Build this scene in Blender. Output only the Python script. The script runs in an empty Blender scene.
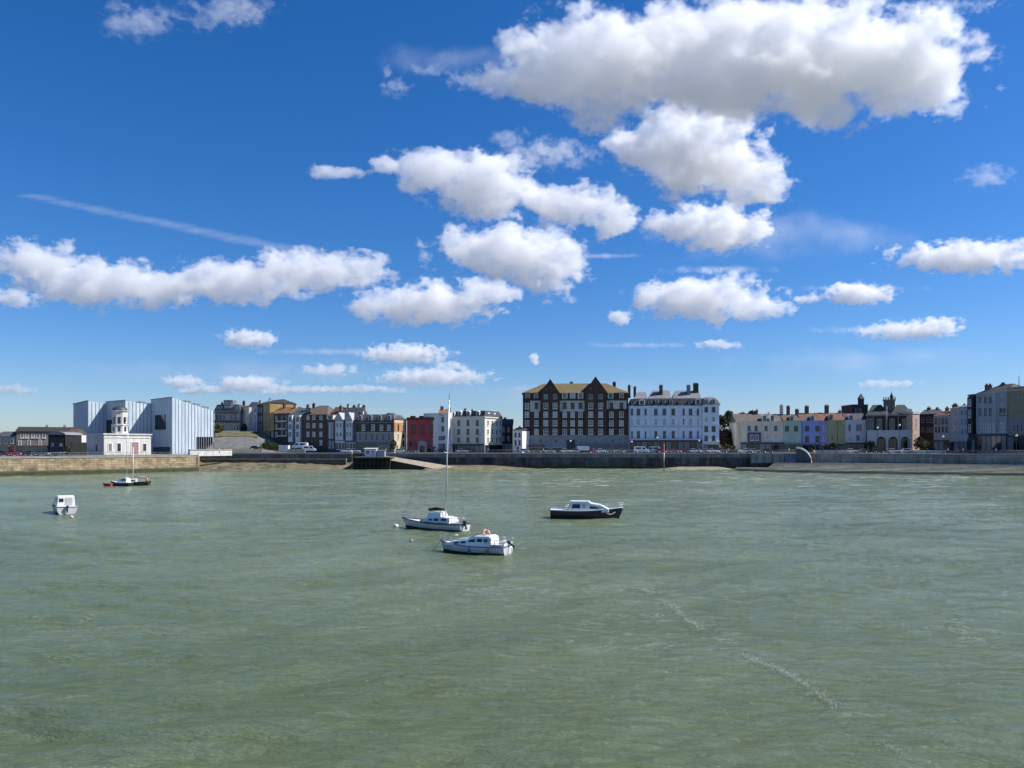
import bpy, bmesh, math, random
import numpy as np
from mathutils import Vector, Matrix, noise as mnoise

scene = bpy.context.scene
COL = scene.collection
R = math.radians

# ------------------------------------------------------------------ camera
HC = 7.0          # eye height above the water
F = 773.0         # focal length in pixels at 1024 wide
HY = 448.0        # image row of the horizon
cam_d = bpy.data.cameras.new('camera')
cam = bpy.data.objects.new('camera', cam_d)
COL.objects.link(cam)
cam.location = (0, 0, HC)
cam.rotation_euler = (R(90), 0, 0)
cam_d.sensor_width = 36
cam_d.lens = 36 * F / 1024
cam_d.shift_y = (HY - 384) / 1024
cam_d.clip_start = 0.3
cam_d.clip_end = 60000
scene.camera = cam

# ------------------------------------------------------------------ sky and sun
SUN_EL, SUN_AZ = R(46), R(87)      # azimuth measured from +Y towards +X
world = bpy.data.worlds.new('World')
scene.world = world
world.use_nodes = True
wt = world.node_tree
bg = wt.nodes['Background']
sky = wt.nodes.new('ShaderNodeTexSky')
sky.sky_type = 'NISHITA'
sky.sun_disc = False
sky.sun_elevation = SUN_EL
sky.sun_rotation = SUN_AZ
sky.altitude = 0
sky.air_density = 1.0
sky.dust_density = 0.35
sky.ozone_density = 6.5
hs = wt.nodes.new('ShaderNodeHueSaturation')
hs.inputs['Saturation'].default_value = 1.26
wt.links.new(sky.outputs[0], hs.inputs['Color'])
tint = wt.nodes.new('ShaderNodeMix'); tint.data_type = 'RGBA'; tint.blend_type = 'MULTIPLY'
tint.inputs['Factor'].default_value = 1.0
tint.inputs['B'].default_value = (0.98, 0.99, 1.16, 1)
wt.links.new(hs.outputs[0], tint.inputs['A'])
wt.links.new(tint.outputs['Result'], bg.inputs['Color'])
bg.inputs['Strength'].default_value = 0.077

sun_d = bpy.data.lights.new('sun', 'SUN')
sun_d.energy = 4.8
sun_d.angle = R(0.53)
sun_d.color = (1.0, 0.955, 0.88)
sun = bpy.data.objects.new('sun', sun_d)
COL.objects.link(sun)
sdir = Vector((math.sin(SUN_AZ) * math.cos(SUN_EL), math.cos(SUN_AZ) * math.cos(SUN_EL), math.sin(SUN_EL)))
sun.rotation_euler = (-sdir).to_track_quat('-Z', 'Y').to_euler()
sun.location = sdir * 300

scene.view_settings.view_transform = 'Standard'
scene.view_settings.look = 'None'
scene.view_settings.exposure = 0.55
scene.view_settings.gamma = 1.0
scene.view_settings.use_curve_mapping = False
scene.render.engine = 'CYCLES'
cy = scene.cycles
cy.use_denoising = True
cy.max_bounces = 10
cy.diffuse_bounces = 3
cy.glossy_bounces = 3
cy.transmission_bounces = 3
cy.transparent_max_bounces = 12
cy.volume_bounces = 9
cy.caustics_reflective = False
cy.caustics_refractive = False
cy.use_adaptive_sampling = True
cy.adaptive_threshold = 0.02

# ------------------------------------------------------------------ helpers
def X(px, d): return (px - 512.0) * d / F
def Z(py, d): return HC - (py - HY) * d / F
def DW(py): return HC * F / (py - HY)          # distance of a point on the water seen at row py

MATS = {}
def nodes_of(m):
    m.use_nodes = True
    return m.node_tree, m.node_tree.nodes['Principled BSDF']

def mat(name, col, rough=0.8, var=0.0, scale=1.0, metal=0.0, spec=0.5, bump=0.0, bscale=8.0, streak=False, col2=None, blocks=None, tide=None):
    """painted / stone / fabric surface: base colour broken up by worn patches"""
    if name in MATS: return MATS[name]
    m = bpy.data.materials.new(name); MATS[name] = m
    nt, b = nodes_of(m)
    b.inputs['Roughness'].default_value = rough
    b.inputs['Metallic'].default_value = metal
    b.inputs['Specular IOR Level'].default_value = spec
    b.inputs['Base Color'].default_value = (*col, 1)
    if var or col2:
        tc = nt.nodes.new('ShaderNodeTexCoord')
        mp = nt.nodes.new('ShaderNodeMapping')
        nt.links.new(tc.outputs['Object'], mp.inputs['Vector'])
        if streak: mp.inputs['Scale'].default_value = (1, 1, 0.18)
        n = nt.nodes.new('ShaderNodeTexNoise')
        n.inputs['Scale'].default_value = scale
        n.inputs['Detail'].default_value = 6
        n.inputs['Roughness'].default_value = 0.65
        nt.links.new(mp.outputs[0], n.inputs['Vector'])
        rp = nt.nodes.new('ShaderNodeValToRGB')
        rp.color_ramp.elements[0].position = 0.32
        rp.color_ramp.elements[1].position = 0.68
        c2 = col2 or tuple(c * (1 - var) for c in col)
        c1 = col if col2 else tuple(min(1, c * (1 + var * 0.5)) for c in col)
        rp.color_ramp.elements[0].color = (*c2, 1)
        rp.color_ramp.elements[1].color = (*c1, 1)
        nt.links.new(n.outputs['Fac'], rp.inputs['Fac'])
        # finer weathering over the broad patches
        n3 = nt.nodes.new('ShaderNodeTexNoise'); n3.inputs['Scale'].default_value = scale*7; n3.inputs['Detail'].default_value = 4
        nt.links.new(mp.outputs[0], n3.inputs['Vector'])
        m3 = nt.nodes.new('ShaderNodeMapRange'); m3.inputs['From Min'].default_value = .3; m3.inputs['From Max'].default_value = .7
        m3.inputs['To Min'].default_value = 1 - .55*var; m3.inputs['To Max'].default_value = 1 + .3*var
        nt.links.new(n3.outputs['Fac'], m3.inputs['Value'])
        vm = nt.nodes.new('ShaderNodeVectorMath'); vm.operation = 'SCALE'
        nt.links.new(rp.outputs['Color'], vm.inputs[0]); nt.links.new(m3.outputs[0], vm.inputs['Scale'])
        nt.links.new(vm.outputs[0], b.inputs['Base Color'])
    if blocks:                                           # coursed stone: block joints and odd-coloured blocks along direction (dx, dy)
        N = nt.nodes.new; L = nt.links.new
        t2 = N('ShaderNodeTexCoord'); dp = N('ShaderNodeVectorMath'); dp.operation = 'DOT_PRODUCT'; dp.inputs[1].default_value = (blocks[0], blocks[1], 0)
        sx = N('ShaderNodeSeparateXYZ'); cx = N('ShaderNodeCombineXYZ'); L(t2.outputs['Object'], dp.inputs[0]); L(t2.outputs['Object'], sx.inputs[0])
        L(dp.outputs['Value'], cx.inputs[0]); L(sx.outputs['Z'], cx.inputs[1])
        bk = N('ShaderNodeTexBrick'); bk.inputs['Scale'].default_value = 1; bk.inputs['Brick Width'].default_value = blocks[2]; bk.inputs['Row Height'].default_value = blocks[3]
        bk.inputs['Mortar Size'].default_value = .05; bk.inputs['Color1'].default_value = (1.12,1.1,1.06,1); bk.inputs['Color2'].default_value = (.72,.73,.76,1); bk.inputs['Mortar'].default_value = (.5,.5,.5,1)
        L(cx.outputs[0], bk.inputs['Vector'])
        mu = N('ShaderNodeMix'); mu.data_type = 'RGBA'; mu.blend_type = 'MULTIPLY'; mu.inputs['Factor'].default_value = 1
        src = b.inputs['Base Color'].links[0].from_socket
        L(src, mu.inputs['A']); L(bk.outputs['Color'], mu.inputs['B'])
        res = mu.outputs['Result']
        if tide is not None:                             # weed and damp below the tide mark, with a ragged edge
            n4 = N('ShaderNodeTexNoise'); n4.inputs['Scale'].default_value = .5; n4.inputs['Detail'].default_value = 6; L(t2.outputs['Object'], n4.inputs['Vector'])
            md = N('ShaderNodeMath'); md.operation = 'MULTIPLY_ADD'; md.inputs[1].default_value = 3.0; L(n4.outputs['Fac'], md.inputs[0]); md.inputs[2].default_value = tide - 1.5
            s5 = N('ShaderNodeMath'); s5.operation = 'SUBTRACT'; L(md.outputs[0], s5.inputs[0]); L(sx.outputs['Z'], s5.inputs[1])
            mr = N('ShaderNodeMapRange'); mr.inputs['From Min'].default_value = -.2; mr.inputs['From Max'].default_value = .5; mr.inputs['To Max'].default_value = .75; L(s5.outputs[0], mr.inputs['Value'])
            m5 = N('ShaderNodeMix'); m5.data_type = 'RGBA'; L(mr.outputs[0], m5.inputs['Factor']); L(res, m5.inputs['A']); m5.inputs['B'].default_value = (.05,.052,.025,1); res = m5.outputs['Result']
        L(res, b.inputs['Base Color'])
    if bump:
        tc = nt.nodes.new('ShaderNodeTexCoord')
        n2 = nt.nodes.new('ShaderNodeTexNoise')
        n2.inputs['Scale'].default_value = bscale
        n2.inputs['Detail'].default_value = 5
        bp = nt.nodes.new('ShaderNodeBump')
        bp.inputs['Strength'].default_value = bump
        bp.inputs['Distance'].default_value = 0.1
        nt.links.new(tc.outputs['Object'], n2.inputs['Vector'])
        nt.links.new(n2.outputs['Fac'], bp.inputs['Height'])
        nt.links.new(bp.outputs[0], b.inputs['Normal'])
    return m

def tag(o, label=None, cat=None, group=None, kind=None):
    if label: o['label'] = label
    if cat: o['category'] = cat
    if group: o['group'] = group
    if kind: o['kind'] = kind
    return o

def thing(name, label, cat, loc=(0, 0, 0), rz=0.0, group=None):
    o = bpy.data.objects.new(name, None); COL.objects.link(o)
    o.location = loc; o.rotation_euler = (0, 0, rz)
    o.empty_display_size = 0.5
    return tag(o, label, cat, group)

def place(name, me, parent=None, loc=(0, 0, 0), rot=(0, 0, 0)):
    o = bpy.data.objects.new(name, me); COL.objects.link(o)
    o.location = loc; o.rotation_euler = rot
    if parent is not None: o.parent = parent
    return o

class MB:
    """collects boxes, prisms, tubes; build() links them as ONE mesh object"""
    def __init__(s): s.v = []; s.f = []; s.mi = []; s.sm = []
    def add(s, vs, fs, mi=0, smooth=False):
        o = len(s.v); s.v += [tuple(p) for p in vs]
        for f in fs: s.f.append([i + o for i in f]); s.mi.append(mi); s.sm.append(smooth)
        return s
    def box(s, x0, x1, y0, y1, z0, z1, mi=0):
        return s.add([(x0,y0,z0),(x1,y0,z0),(x1,y1,z0),(x0,y1,z0),(x0,y0,z1),(x1,y0,z1),(x1,y1,z1),(x0,y1,z1)],
                     [(0,3,2,1),(4,5,6,7),(0,1,5,4),(1,2,6,5),(2,3,7,6),(3,0,4,7)], mi)
    def prism(s, poly, z0, z1, mi=0):
        """vertical prism on a counter-clockwise plan polygon; z1 a number or one height per corner"""
        n = len(poly); zt = z1 if hasattr(z1, '__len__') else [z1] * n
        zb = z0 if hasattr(z0, '__len__') else [z0] * n
        vs = [(x, y, zb[i]) for i, (x, y) in enumerate(poly)] + [(x, y, zt[i]) for i, (x, y) in enumerate(poly)]
        fs = [tuple(range(n))[::-1], tuple(range(n, 2*n))] + [(i, (i+1) % n, n + (i+1) % n, n + i) for i in range(n)]
        return s.add(vs, fs, mi)
    def extrude_profile(s, prof, x0, x1, mi=0, smooth=False):
        """profile in (y,z), clockwise or not, swept along x"""
        n = len(prof)
        vs = [(x0, y, z) for y, z in prof] + [(x1, y, z) for y, z in prof]
        fs = [tuple(range(n)), tuple(range(n, 2*n))[::-1]] + [(i, n+i, n+(i+1) % n, (i+1) % n) for i in range(n)]
        return s.add(vs, fs, mi, smooth)
    def tube(s, pts, r, seg=6, mi=0, smooth=True):
        pts = [Vector(p) for p in pts]
        rs = r if hasattr(r, '__len__') else [r] * len(pts)
        vs, fs = [], []
        for i, p in enumerate(pts):
            t = (pts[min(i+1, len(pts)-1)] - pts[max(i-1, 0)]).normalized()
            a = Vector((0, 0, 1)) if abs(t.z) < 0.9 else Vector((1, 0, 0))
            u = t.cross(a).normalized(); w = t.cross(u)
            for k in range(seg):
                q = p + (u * math.cos(2*math.pi*k/seg) + w * math.sin(2*math.pi*k/seg)) * rs[i]
                vs.append(tuple(q))
        for i in range(len(pts)-1):
            for k in range(seg):
                fs.append((i*seg+k, i*seg+(k+1) % seg, (i+1)*seg+(k+1) % seg, (i+1)*seg+k))
        fs.append(tuple(range(seg))[::-1]); fs.append(tuple(range((len(pts)-1)*seg, len(pts)*seg)))
        return s.add(vs, fs, mi, smooth)
    def lathe(s, prof, c=(0, 0, 0), seg=12, mi=0, smooth=True):
        vs, fs = [], []
        for r, z in prof:
            for k in range(seg):
                a = 2*math.pi*k/seg
                vs.append((c[0] + r*math.cos(a), c[1] + r*math.sin(a), c[2] + z))
        for i in range(len(prof)-1):
            for k in range(seg):
                fs.append((i*seg+k, i*seg+(k+1) % seg, (i+1)*seg+(k+1) % seg, (i+1)*seg+k))
        fs.append(tuple(range(seg))[::-1]); fs.append(tuple(range((len(prof)-1)*seg, len(prof)*seg)))
        return s.add(vs, fs, mi, smooth)
    def mesh(s, name, mats):
        me = bpy.data.meshes.new(name)
        me.from_pydata(s.v, [], s.f)
        for m in (mats if isinstance(mats, (list, tuple)) else [mats]): me.materials.append(m)
        me.polygons.foreach_set('material_index', s.mi)
        me.polygons.foreach_set('use_smooth', s.sm)
        bm = bmesh.new(); bm.from_mesh(me)
        bmesh.ops.recalc_face_normals(bm, faces=bm.faces)
        bm.to_mesh(me); bm.free()
        me.update()
        return me
    def build(s, name, mats, parent=None, loc=(0, 0, 0), rot=(0, 0, 0)):
        return place(name, s.mesh(name, mats), parent, loc, rot)
# ------------------------------------------------------------------ clouds: billowing bodies of real scattering vapour
_ico = None
def ico_arrays(sub=2):
    global _ico
    if _ico is None:
        bm = bmesh.new(); bmesh.ops.create_icosphere(bm, subdivisions=sub, radius=1.0)
        bm.verts.ensure_lookup_table()
        _ico = (np.array([v.co[:] for v in bm.verts]), np.array([[v.index for v in f.verts] for f in bm.faces]))
        bm.free()
    return _ico

def plain_vapour(density):
    m = bpy.data.materials.new('thin_vapour'); m.use_nodes = True
    nt = m.node_tree; nt.nodes.clear()
    out = nt.nodes.new('ShaderNodeOutputMaterial')
    vs = nt.nodes.new('ShaderNodeVolumePrincipled')
    vs.inputs['Color'].default_value = (.995, .995, .995, 1)
    vs.inputs['Density'].default_value = density
    nt.links.new(vs.outputs[0], out.inputs['Volume'])
    return m

def cloud_mat(density, lobes, grain, amp, edge, seed, step):
    """vapour that thins out of a few ellipsoidal lobes, torn by fractal noise; object space"""
    m = bpy.data.materials.new('cloud_vapour'); m.use_nodes = True
    m.cycles.volume_step_rate = step
    nt = m.node_tree; nt.nodes.clear()
    N = nt.nodes.new; L = nt.links.new
    out = N('ShaderNodeOutputMaterial'); vs = N('ShaderNodeVolumePrincipled')
    vs.inputs['Color'].default_value = (.996, .996, .996, 1)
    vs.inputs['Anisotropy'].default_value = 0.2
    tc = N('ShaderNodeTexCoord')
    cur = None
    for (c, r) in lobes:
        ma = N('ShaderNodeVectorMath'); ma.operation = 'MULTIPLY_ADD'
        L(tc.outputs['Object'], ma.inputs[0]); ma.inputs[1].default_value = [1/q for q in r]; ma.inputs[2].default_value = [-p/q for p, q in zip(c, r)]
        ln = N('ShaderNodeVectorMath'); ln.operation = 'LENGTH'; L(ma.outputs[0], ln.inputs[0])
        if cur is None: cur = ln.outputs['Value']
        else:
            mn = N('ShaderNodeMath'); mn.operation = 'SMOOTH_MIN'; mn.inputs[2].default_value = .25
            L(cur, mn.inputs[0]); L(ln.outputs['Value'], mn.inputs[1]); cur = mn.outputs[0]
    def noise(g, detail, rough, off):
        mp = N('ShaderNodeMapping'); mp.inputs['Location'].default_value = (seed*7.3+off, seed*3.1, off); mp.inputs['Scale'].default_value = (.8/g, 1/g, 1.1/g)
        n = N('ShaderNodeTexNoise'); n.inputs['Scale'].default_value = 1; n.inputs['Detail'].default_value = detail; n.inputs['Roughness'].default_value = rough
        L(tc.outputs['Object'], mp.inputs['Vector']); L(mp.outputs[0], n.inputs['Vector']); return n.outputs['Fac']
    n1 = noise(grain, 8, .66, 0)
    a1 = N('ShaderNodeMath'); a1.operation = 'MULTIPLY_ADD'; a1.inputs[1].default_value = amp; L(n1, a1.inputs[0]); a1.inputs[2].default_value = .93 - amp*.5
    sb = N('ShaderNodeMath'); sb.operation = 'SUBTRACT'; L(a1.outputs[0], sb.inputs[0]); L(cur, sb.inputs[1])
    mr = N('ShaderNodeMapRange'); mr.interpolation_type = 'SMOOTHSTEP'
    mr.inputs['From Min'].default_value = 0; mr.inputs['From Max'].default_value = edge; mr.inputs['To Max'].default_value = density
    L(sb.outputs[0], mr.inputs['Value']); L(mr.outputs[0], vs.inputs['Density'])
    L(vs.outputs[0], out.inputs['Volume'])
    return m

def cloud(ells, label, mfp=7.0, seed=1, grain=None, amp=3.3, edge=.24, deep=.5, step=.28, **kw):
    cyp = sum(e[1]*e[2]*e[3] for e in ells) / sum(e[2]*e[3] for e in ells)
    D = min(900.0 * F / max(HY - cyp, 40), 15000)
    k = D / F
    cx = (min(e[0]-e[2] for e in ells) + max(e[0]+e[2] for e in ells)) / 2
    cyc = (min(e[1]-e[3] for e in ells) + max(e[1]+e[3] for e in ells)) / 2
    rng = random.Random(seed)
    lobes = []
    for (ex, ey, rx, ry) in ells:
        ry_ = max(ry, 5)
        lobes.append(((ex-cx, rng.uniform(-.4, .4)*ry_, cyc-ey), (rx*1.08, deep*(ry_+.35*min(rx, 2.5*ry_)), ry*1.12)))
    g = grain or max(7, .75*max(e[3] for e in ells))
    grow = 1.38
    bv, bf = ico_arrays()
    V = np.concatenate([bv*np.array(r)*grow + np.array(c) for c, r in lobes]); Fc = np.concatenate([bf + i*len(bv) for i in range(len(lobes))])
    me = bpy.data.meshes.new('cloud_core'); me.from_pydata(V.tolist(), [], Fc.tolist())
    o = bpy.data.objects.new('cloud', me); COL.objects.link(o)
    if len(lobes) > 1:
        rm = o.modifiers.new('r', 'REMESH'); rm.mode = 'VOXEL'; rm.voxel_size = max(1.5, .12*max(e[3] for e in ells))
        me2 = bpy.data.meshes.new_from_object(o.evaluated_get(bpy.context.evaluated_depsgraph_get()))
        o.modifiers.clear(); o.data = me2; me = me2
    me.materials.clear(); me.materials.append(cloud_mat(.54 / (mfp * k), lobes, g, amp, edge, seed, step))
    o.scale = (k, k, k); o.location = (X(cx, D), D, Z(cyc, D))
    tag(o, label, None, None, 'stuff')
    return o

import time as _t; _t0 = _t.time()
cloud([(600,70,100,46),(700,58,130,48),(800,60,135,52),(885,65,98,44),(832,108,40,30),(740,108,55,20),(540,86,45,20)], 'largest grey bellied cumulus cloud at the top of the sky', mfp=9.5, seed=3)
cloud([(655,150,44,33),(705,155,58,42),(750,180,38,24)], 'white cumulus cloud under the largest cloud', seed=4)
cloud([(675,225,34,15),(720,226,50,22)], 'small white cloud below the round cumulus', mfp=6, seed=5)
cloud([(335,171,26,8),(385,165,20,11),(428,172,40,20),(482,186,55,30),(560,205,52,18),(610,217,30,19)], 'long white cloud chain sloping across the middle of the sky', mfp=7, seed=6)
cloud([(505,250,66,26),(550,270,36,28),(462,242,28,12)], 'bright cumulus cloud below the sloping cloud chain', mfp=7, seed=7)
cloud([(430,305,68,20),(375,308,26,11),(485,293,38,13)], 'flat based white cloud over the red building', mfp=6, seed=8)
cloud([(40,264,50,20),(100,284,72,22),(160,291,50,18),(230,281,70,21),(310,273,60,20),(362,271,34,15)], 'long low white cloud bank above the gallery', mfp=7, seed=9)
cloud([(705,299,64,22),(670,297,28,17),(755,309,36,11)], 'white cumulus cloud above the pale blue hotel', mfp=6, seed=10)
cloud([(619,318,12,8)], 'tiny round cloud beside the cumulus over the hotel', mfp=4, seed=11)
for i, (es, lb, mf) in enumerate([
    ([(858,293,34,11),(808,299,14,5)], 'small white cloud above the arcaded building', 4.5),
    ([(905,331,44,9),(940,326,24,9)], 'small ragged cloud low over the town hall roofs', 5.5),
    ([(975,256,78,16)], 'wide grey white cloud at the far end of the terrace', 7),
    ([(248,338,27,9)], 'small lone cloud above the old customs houses', 5),
    ([(405,354,46,10)], 'flat white cloud above the mansard house', 5),
    ([(432,377,56,9)], 'low flat cloud just over the cream corner house', 5.5),
    ([(330,370,28,6)], 'faint flat cloud over the brown brick house', 6),
    ([(247,384,36,9)], 'low pale cloud behind the hill houses', 5.5),
    ([(183,382,20,7)], 'little cloud low over the gallery roof', 5),
    ([(360,389,46,4)], 'thin low cloud strip near the skyline', 6),
    ([(718,345,22,5)], 'thin small cloud over the hotel chimneys', 5),
    ([(534,359,5,6)], 'tiny white puff above the brown hotel', 4),
    ([(14,298,28,9)], 'grey little cloud under the long cloud bank', 7),
    ([(14,390,24,5)], 'faint grey cloud low above the pier end', 8),
    ([(205,389,18,4),(190,391,12,3)], 'low ragged cloud strip just above the gallery skyline', 4.5),
    ([(300,389,36,4),(275,392,16,3)], 'thin low cloud strip above the ochre house', 5),
    ([(452,366,20,4)], 'thin shred between the two flat clouds', 5),
    ([(888,384,30,4)], 'thin low cloud above the lantern tower', 8)]):
    cloud(es, lb, mfp=mf*.75, seed=20+i, amp=3.0)
for i, (es, lb, mf) in enumerate([
    ([(140,22,36,15),(120,10,14,8)], 'torn faint cloud high above the gallery', 26),
    ([(230,12,42,14),(205,22,14,10)], 'torn cloud shreds at the top of the sky', 22),
    ([(396,86,15,9),(388,72,6,7),(430,70,26,5),(466,80,20,8)], 'ragged cloud shreds beside the largest cloud', 18),
    ([(510,138,20,10),(550,152,50,14),(520,165,22,7)], 'loose ragged cloud above the sloping chain', 17),
    ([(510,45,9,6)], 'tiny faint shred beside the largest cloud', 9),
    ([(985,178,24,12)], 'faint thin shred in the clear blue', 26),
    ([(940,4,60,7),(850,2,40,6)], 'thin grey cloud strip over the largest cloud', 16)]):
    cloud(es, lb, mfp=mf, seed=50+i, amp=4.2, edge=.6)

chain = [(34+i*13.2, 196.5+i*2.75, 24, 2.8+.14*i) for i in range(24)]
tr = cloud(chain, 'long faded aircraft trail slanting above the cloud bank', mfp=17, seed=90, grain=20, amp=.9, edge=.9, deep=.6, step=.07)
tr.name = 'vapour_trail'
for i, (e, lb) in enumerate([((860,288,75,3.5), 'faint high streak of vapour above the arcaded building'), ((600,256,60,3), 'faint high streak of vapour right of the bright cumulus'), ((720,270,70,5), 'faint high veil over the small white cloud'), ((330,352,80,4), 'faint low veil above the customs houses'), ((640,345,60,3.5), 'faint low streak over the brown hotel'), ((870,330,70,5), 'faint veil behind the ragged low cloud'), ((560,388,70,4), 'faint pale veil near the brown hotel roof')]):
    cloud([e], lb, mfp=8, seed=70+i, grain=16, amp=2.2, edge=1.0, deep=.5, step=.15)
for i, (e, lb) in enumerate([((790,235,150,26), 'broad thin veil of high vapour over the pale blue hotel'), ((560,392,230,14), 'broad pale veil low over the two hotels'), ((250,372,220,16), 'broad pale veil low over the hill houses'), ((860,360,150,16), 'broad thin veil over the arcaded building'), ((480,60,120,16), 'broad thin veil beside the largest cloud')]):
    cloud([e], lb, mfp=48, seed=110+i, grain=34, amp=2.4, edge=1.1, deep=.5, step=.2)
print('clouds', _t.time() - _t0)
# ------------------------------------------------------------------ water
def water_mat():
    m = bpy.data.materials.new('harbour_water'); nt, b = nodes_of(m)
    N = nt.nodes.new; L = nt.links.new
    tc = N('ShaderNodeTexCoord')
    def noise(scale, detail=4, rough=.6, sc=(1,1,1), rot=0, dist=0):
        mp = N('ShaderNodeMapping'); mp.inputs['Scale'].default_value = sc; mp.inputs['Rotation'].default_value = (0,0,rot)
        L(tc.outputs['Object'], mp.inputs['Vector'])
        n = N('ShaderNodeTexNoise'); n.inputs['Scale'].default_value = scale; n.inputs['Detail'].default_value = detail
        n.inputs['Roughness'].default_value = rough; n.inputs['Distortion'].default_value = dist
        L(mp.outputs[0], n.inputs['Vector']); return n
    big = noise(.05, 4, .6, (1, 1.6, 1), .3, .6)
    rp = N('ShaderNodeValToRGB')
    rp.color_ramp.elements[0].position = .33; rp.color_ramp.elements[0].color = (.095, .123, .065, 1)
    rp.color_ramp.elements[1].position = .68; rp.color_ramp.elements[1].color = (.154, .186, .119, 1)
    L(big.outputs['Fac'], rp.inputs['Fac'])
    # base colour is darker and greener near the viewer, paler towards the beach
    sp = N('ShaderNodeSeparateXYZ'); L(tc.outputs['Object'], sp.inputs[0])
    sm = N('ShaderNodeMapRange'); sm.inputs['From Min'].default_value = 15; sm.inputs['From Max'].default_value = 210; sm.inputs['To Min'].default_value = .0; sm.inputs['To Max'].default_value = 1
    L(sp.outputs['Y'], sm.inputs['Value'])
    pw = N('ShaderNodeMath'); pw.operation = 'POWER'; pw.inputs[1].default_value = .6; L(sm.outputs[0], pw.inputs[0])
    near_far = N('ShaderNodeMix'); near_far.data_type = 'RGBA'; near_far.blend_type = 'MULTIPLY'; near_far.inputs['Factor'].default_value = 1
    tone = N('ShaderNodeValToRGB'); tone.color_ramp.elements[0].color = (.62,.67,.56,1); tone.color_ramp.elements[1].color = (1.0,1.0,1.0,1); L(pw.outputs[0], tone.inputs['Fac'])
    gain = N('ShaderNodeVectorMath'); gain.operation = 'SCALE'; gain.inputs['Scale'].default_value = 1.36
    L(rp.outputs['Color'], near_far.inputs['A']); L(tone.outputs['Color'], near_far.inputs['B']); L(near_far.outputs['Result'], gain.inputs[0])
    # lace of old foam drifting on the surface
    lace = noise(.55, 7, .62, (.7, 1.5, 1), -.55, 1.2); patch = noise(.07, 3, .6, (1, 1.3, 1), -.4, .5)
    ab = N('ShaderNodeMath'); ab.operation = 'SUBTRACT'; L(lace.outputs['Fac'], ab.inputs[0]); ab.inputs[1].default_value = .5
    a2 = N('ShaderNodeMath'); a2.operation = 'ABSOLUTE'; L(ab.outputs[0], a2.inputs[0])
    vein = N('ShaderNodeMapRange'); vein.inputs['From Min'].default_value = .002; vein.inputs['From Max'].default_value = .022; vein.inputs['To Min'].default_value = 1; vein.inputs['To Max'].default_value = 0; L(a2.outputs[0], vein.inputs['Value'])
    pm = N('ShaderNodeMapRange'); pm.inputs['From Min'].default_value = .48; pm.inputs['From Max'].default_value = .68; pm.inputs['To Max'].default_value = .36; L(patch.outputs['Fac'], pm.inputs['Value'])
    fm = N('ShaderNodeMath'); fm.operation = 'MULTIPLY'; L(vein.outputs[0], fm.inputs[0]); L(pm.outputs[0], fm.inputs[1])
    fmix = N('ShaderNodeMix'); fmix.data_type = 'RGBA'; L(fm.outputs[0], fmix.inputs['Factor']); L(gain.outputs[0], fmix.inputs['A']); fmix.inputs['B'].default_value = (.5, .53, .46, 1)
    L(fmix.outputs['Result'], b.inputs['Base Color'])
    b.inputs['Roughness'].default_value = .13; b.inputs['Specular IOR Level'].default_value = .40
    b.inputs['IOR'].default_value = 1.33
    a = noise(2.0, 6, .68, (.42, 1.45, 1), .12, .3)
    c = noise(11, 4, .65, (.5, 1.5, 1), -.08, .2)
    add = N('ShaderNodeMath'); add.operation = 'MULTIPLY_ADD'; add.inputs[1].default_value = .22
    L(c.outputs['Fac'], add.inputs[0]); L(a.outputs['Fac'], add.inputs[2])
    bp = N('ShaderNodeBump'); bp.inputs['Strength'].default_value = 1.0; bp.inputs['Distance'].default_value = .27
    L(add.outputs[0], bp.inputs['Height']); L(bp.outputs[0], b.inputs['Normal'])
    return m

def build_water():
    ang = np.concatenate([np.linspace(-180, -56, 60)[:-1], np.linspace(-56, 56, 900), np.linspace(56, 180, 60)[1:]])
    a = np.radians(ang)
    r = np.concatenate([[.5, 3], np.geomspace(8, 340, 520), [500, 1000, 4000]])
    RR, AA = np.meshgrid(r, a, indexing='ij')
    x = RR * np.sin(AA); y = RR * np.cos(AA)
    rng = np.random.default_rng(5)
    z = np.zeros_like(x)
    for i in range(46):
        lam = 0.8 * (9 / 0.8) ** rng.random()
        th = math.radians(98) + rng.normal(0, .42)          # chop running across the harbour
        k = 2*math.pi/lam
        amp = 0.0075 * lam ** 0.75
        w = np.clip((lam / (RR * 0.0042) - 1), 0, 1)        # drop waves the mesh cannot carry
        ph = rng.uniform(0, 6.28)
        arg = k * (x*math.cos(th) + y*math.sin(th)) + ph
        mod = .55 + .45*np.sin(x*.11*rng.uniform(.5,1.5) + y*.09*rng.uniform(.5,1.5) + rng.uniform(0, 6.28))
        s = np.sin(arg)
        z += amp * mod * w * (s + .25*np.cos(2*arg))
    z[RR < 4] = 0; z[RR > 330] = 0
    nr, na = x.shape
    V = np.stack([x, y, z], -1).reshape(-1, 3)
    i, j = np.meshgrid(np.arange(nr-1), np.arange(na-1), indexing='ij')
    p = (i*na + j).ravel()
    Q = np.stack([p, p+1, p+na+1, p+na], 1)
    me = bpy.data.meshes.new('water')
    me.vertices.add(len(V)); me.vertices.foreach_set('co', V.astype(np.float32).ravel())
    me.loops.add(Q.size); me.loops.foreach_set('vertex_index', Q[:, ::-1].astype(np.int32).ravel())
    me.polygons.add(len(Q)); me.polygons.foreach_set('loop_start', np.arange(0, Q.size, 4, dtype=np.int32))
    me.polygons.foreach_set('use_smooth', np.ones(len(Q), dtype=bool))
    me.update(calc_edges=True); me.validate()
    me.materials.append(water_mat())
    o = place('water', me)
    tag(o, None, None, None, 'structure')
    return o
build_water()
# ------------------------------------------------------------------ land, quay and sea walls
def pxd(px, d): return Vector((X(px, d), d))
def shore(px, row): return pxd(px, DW(row))

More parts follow.
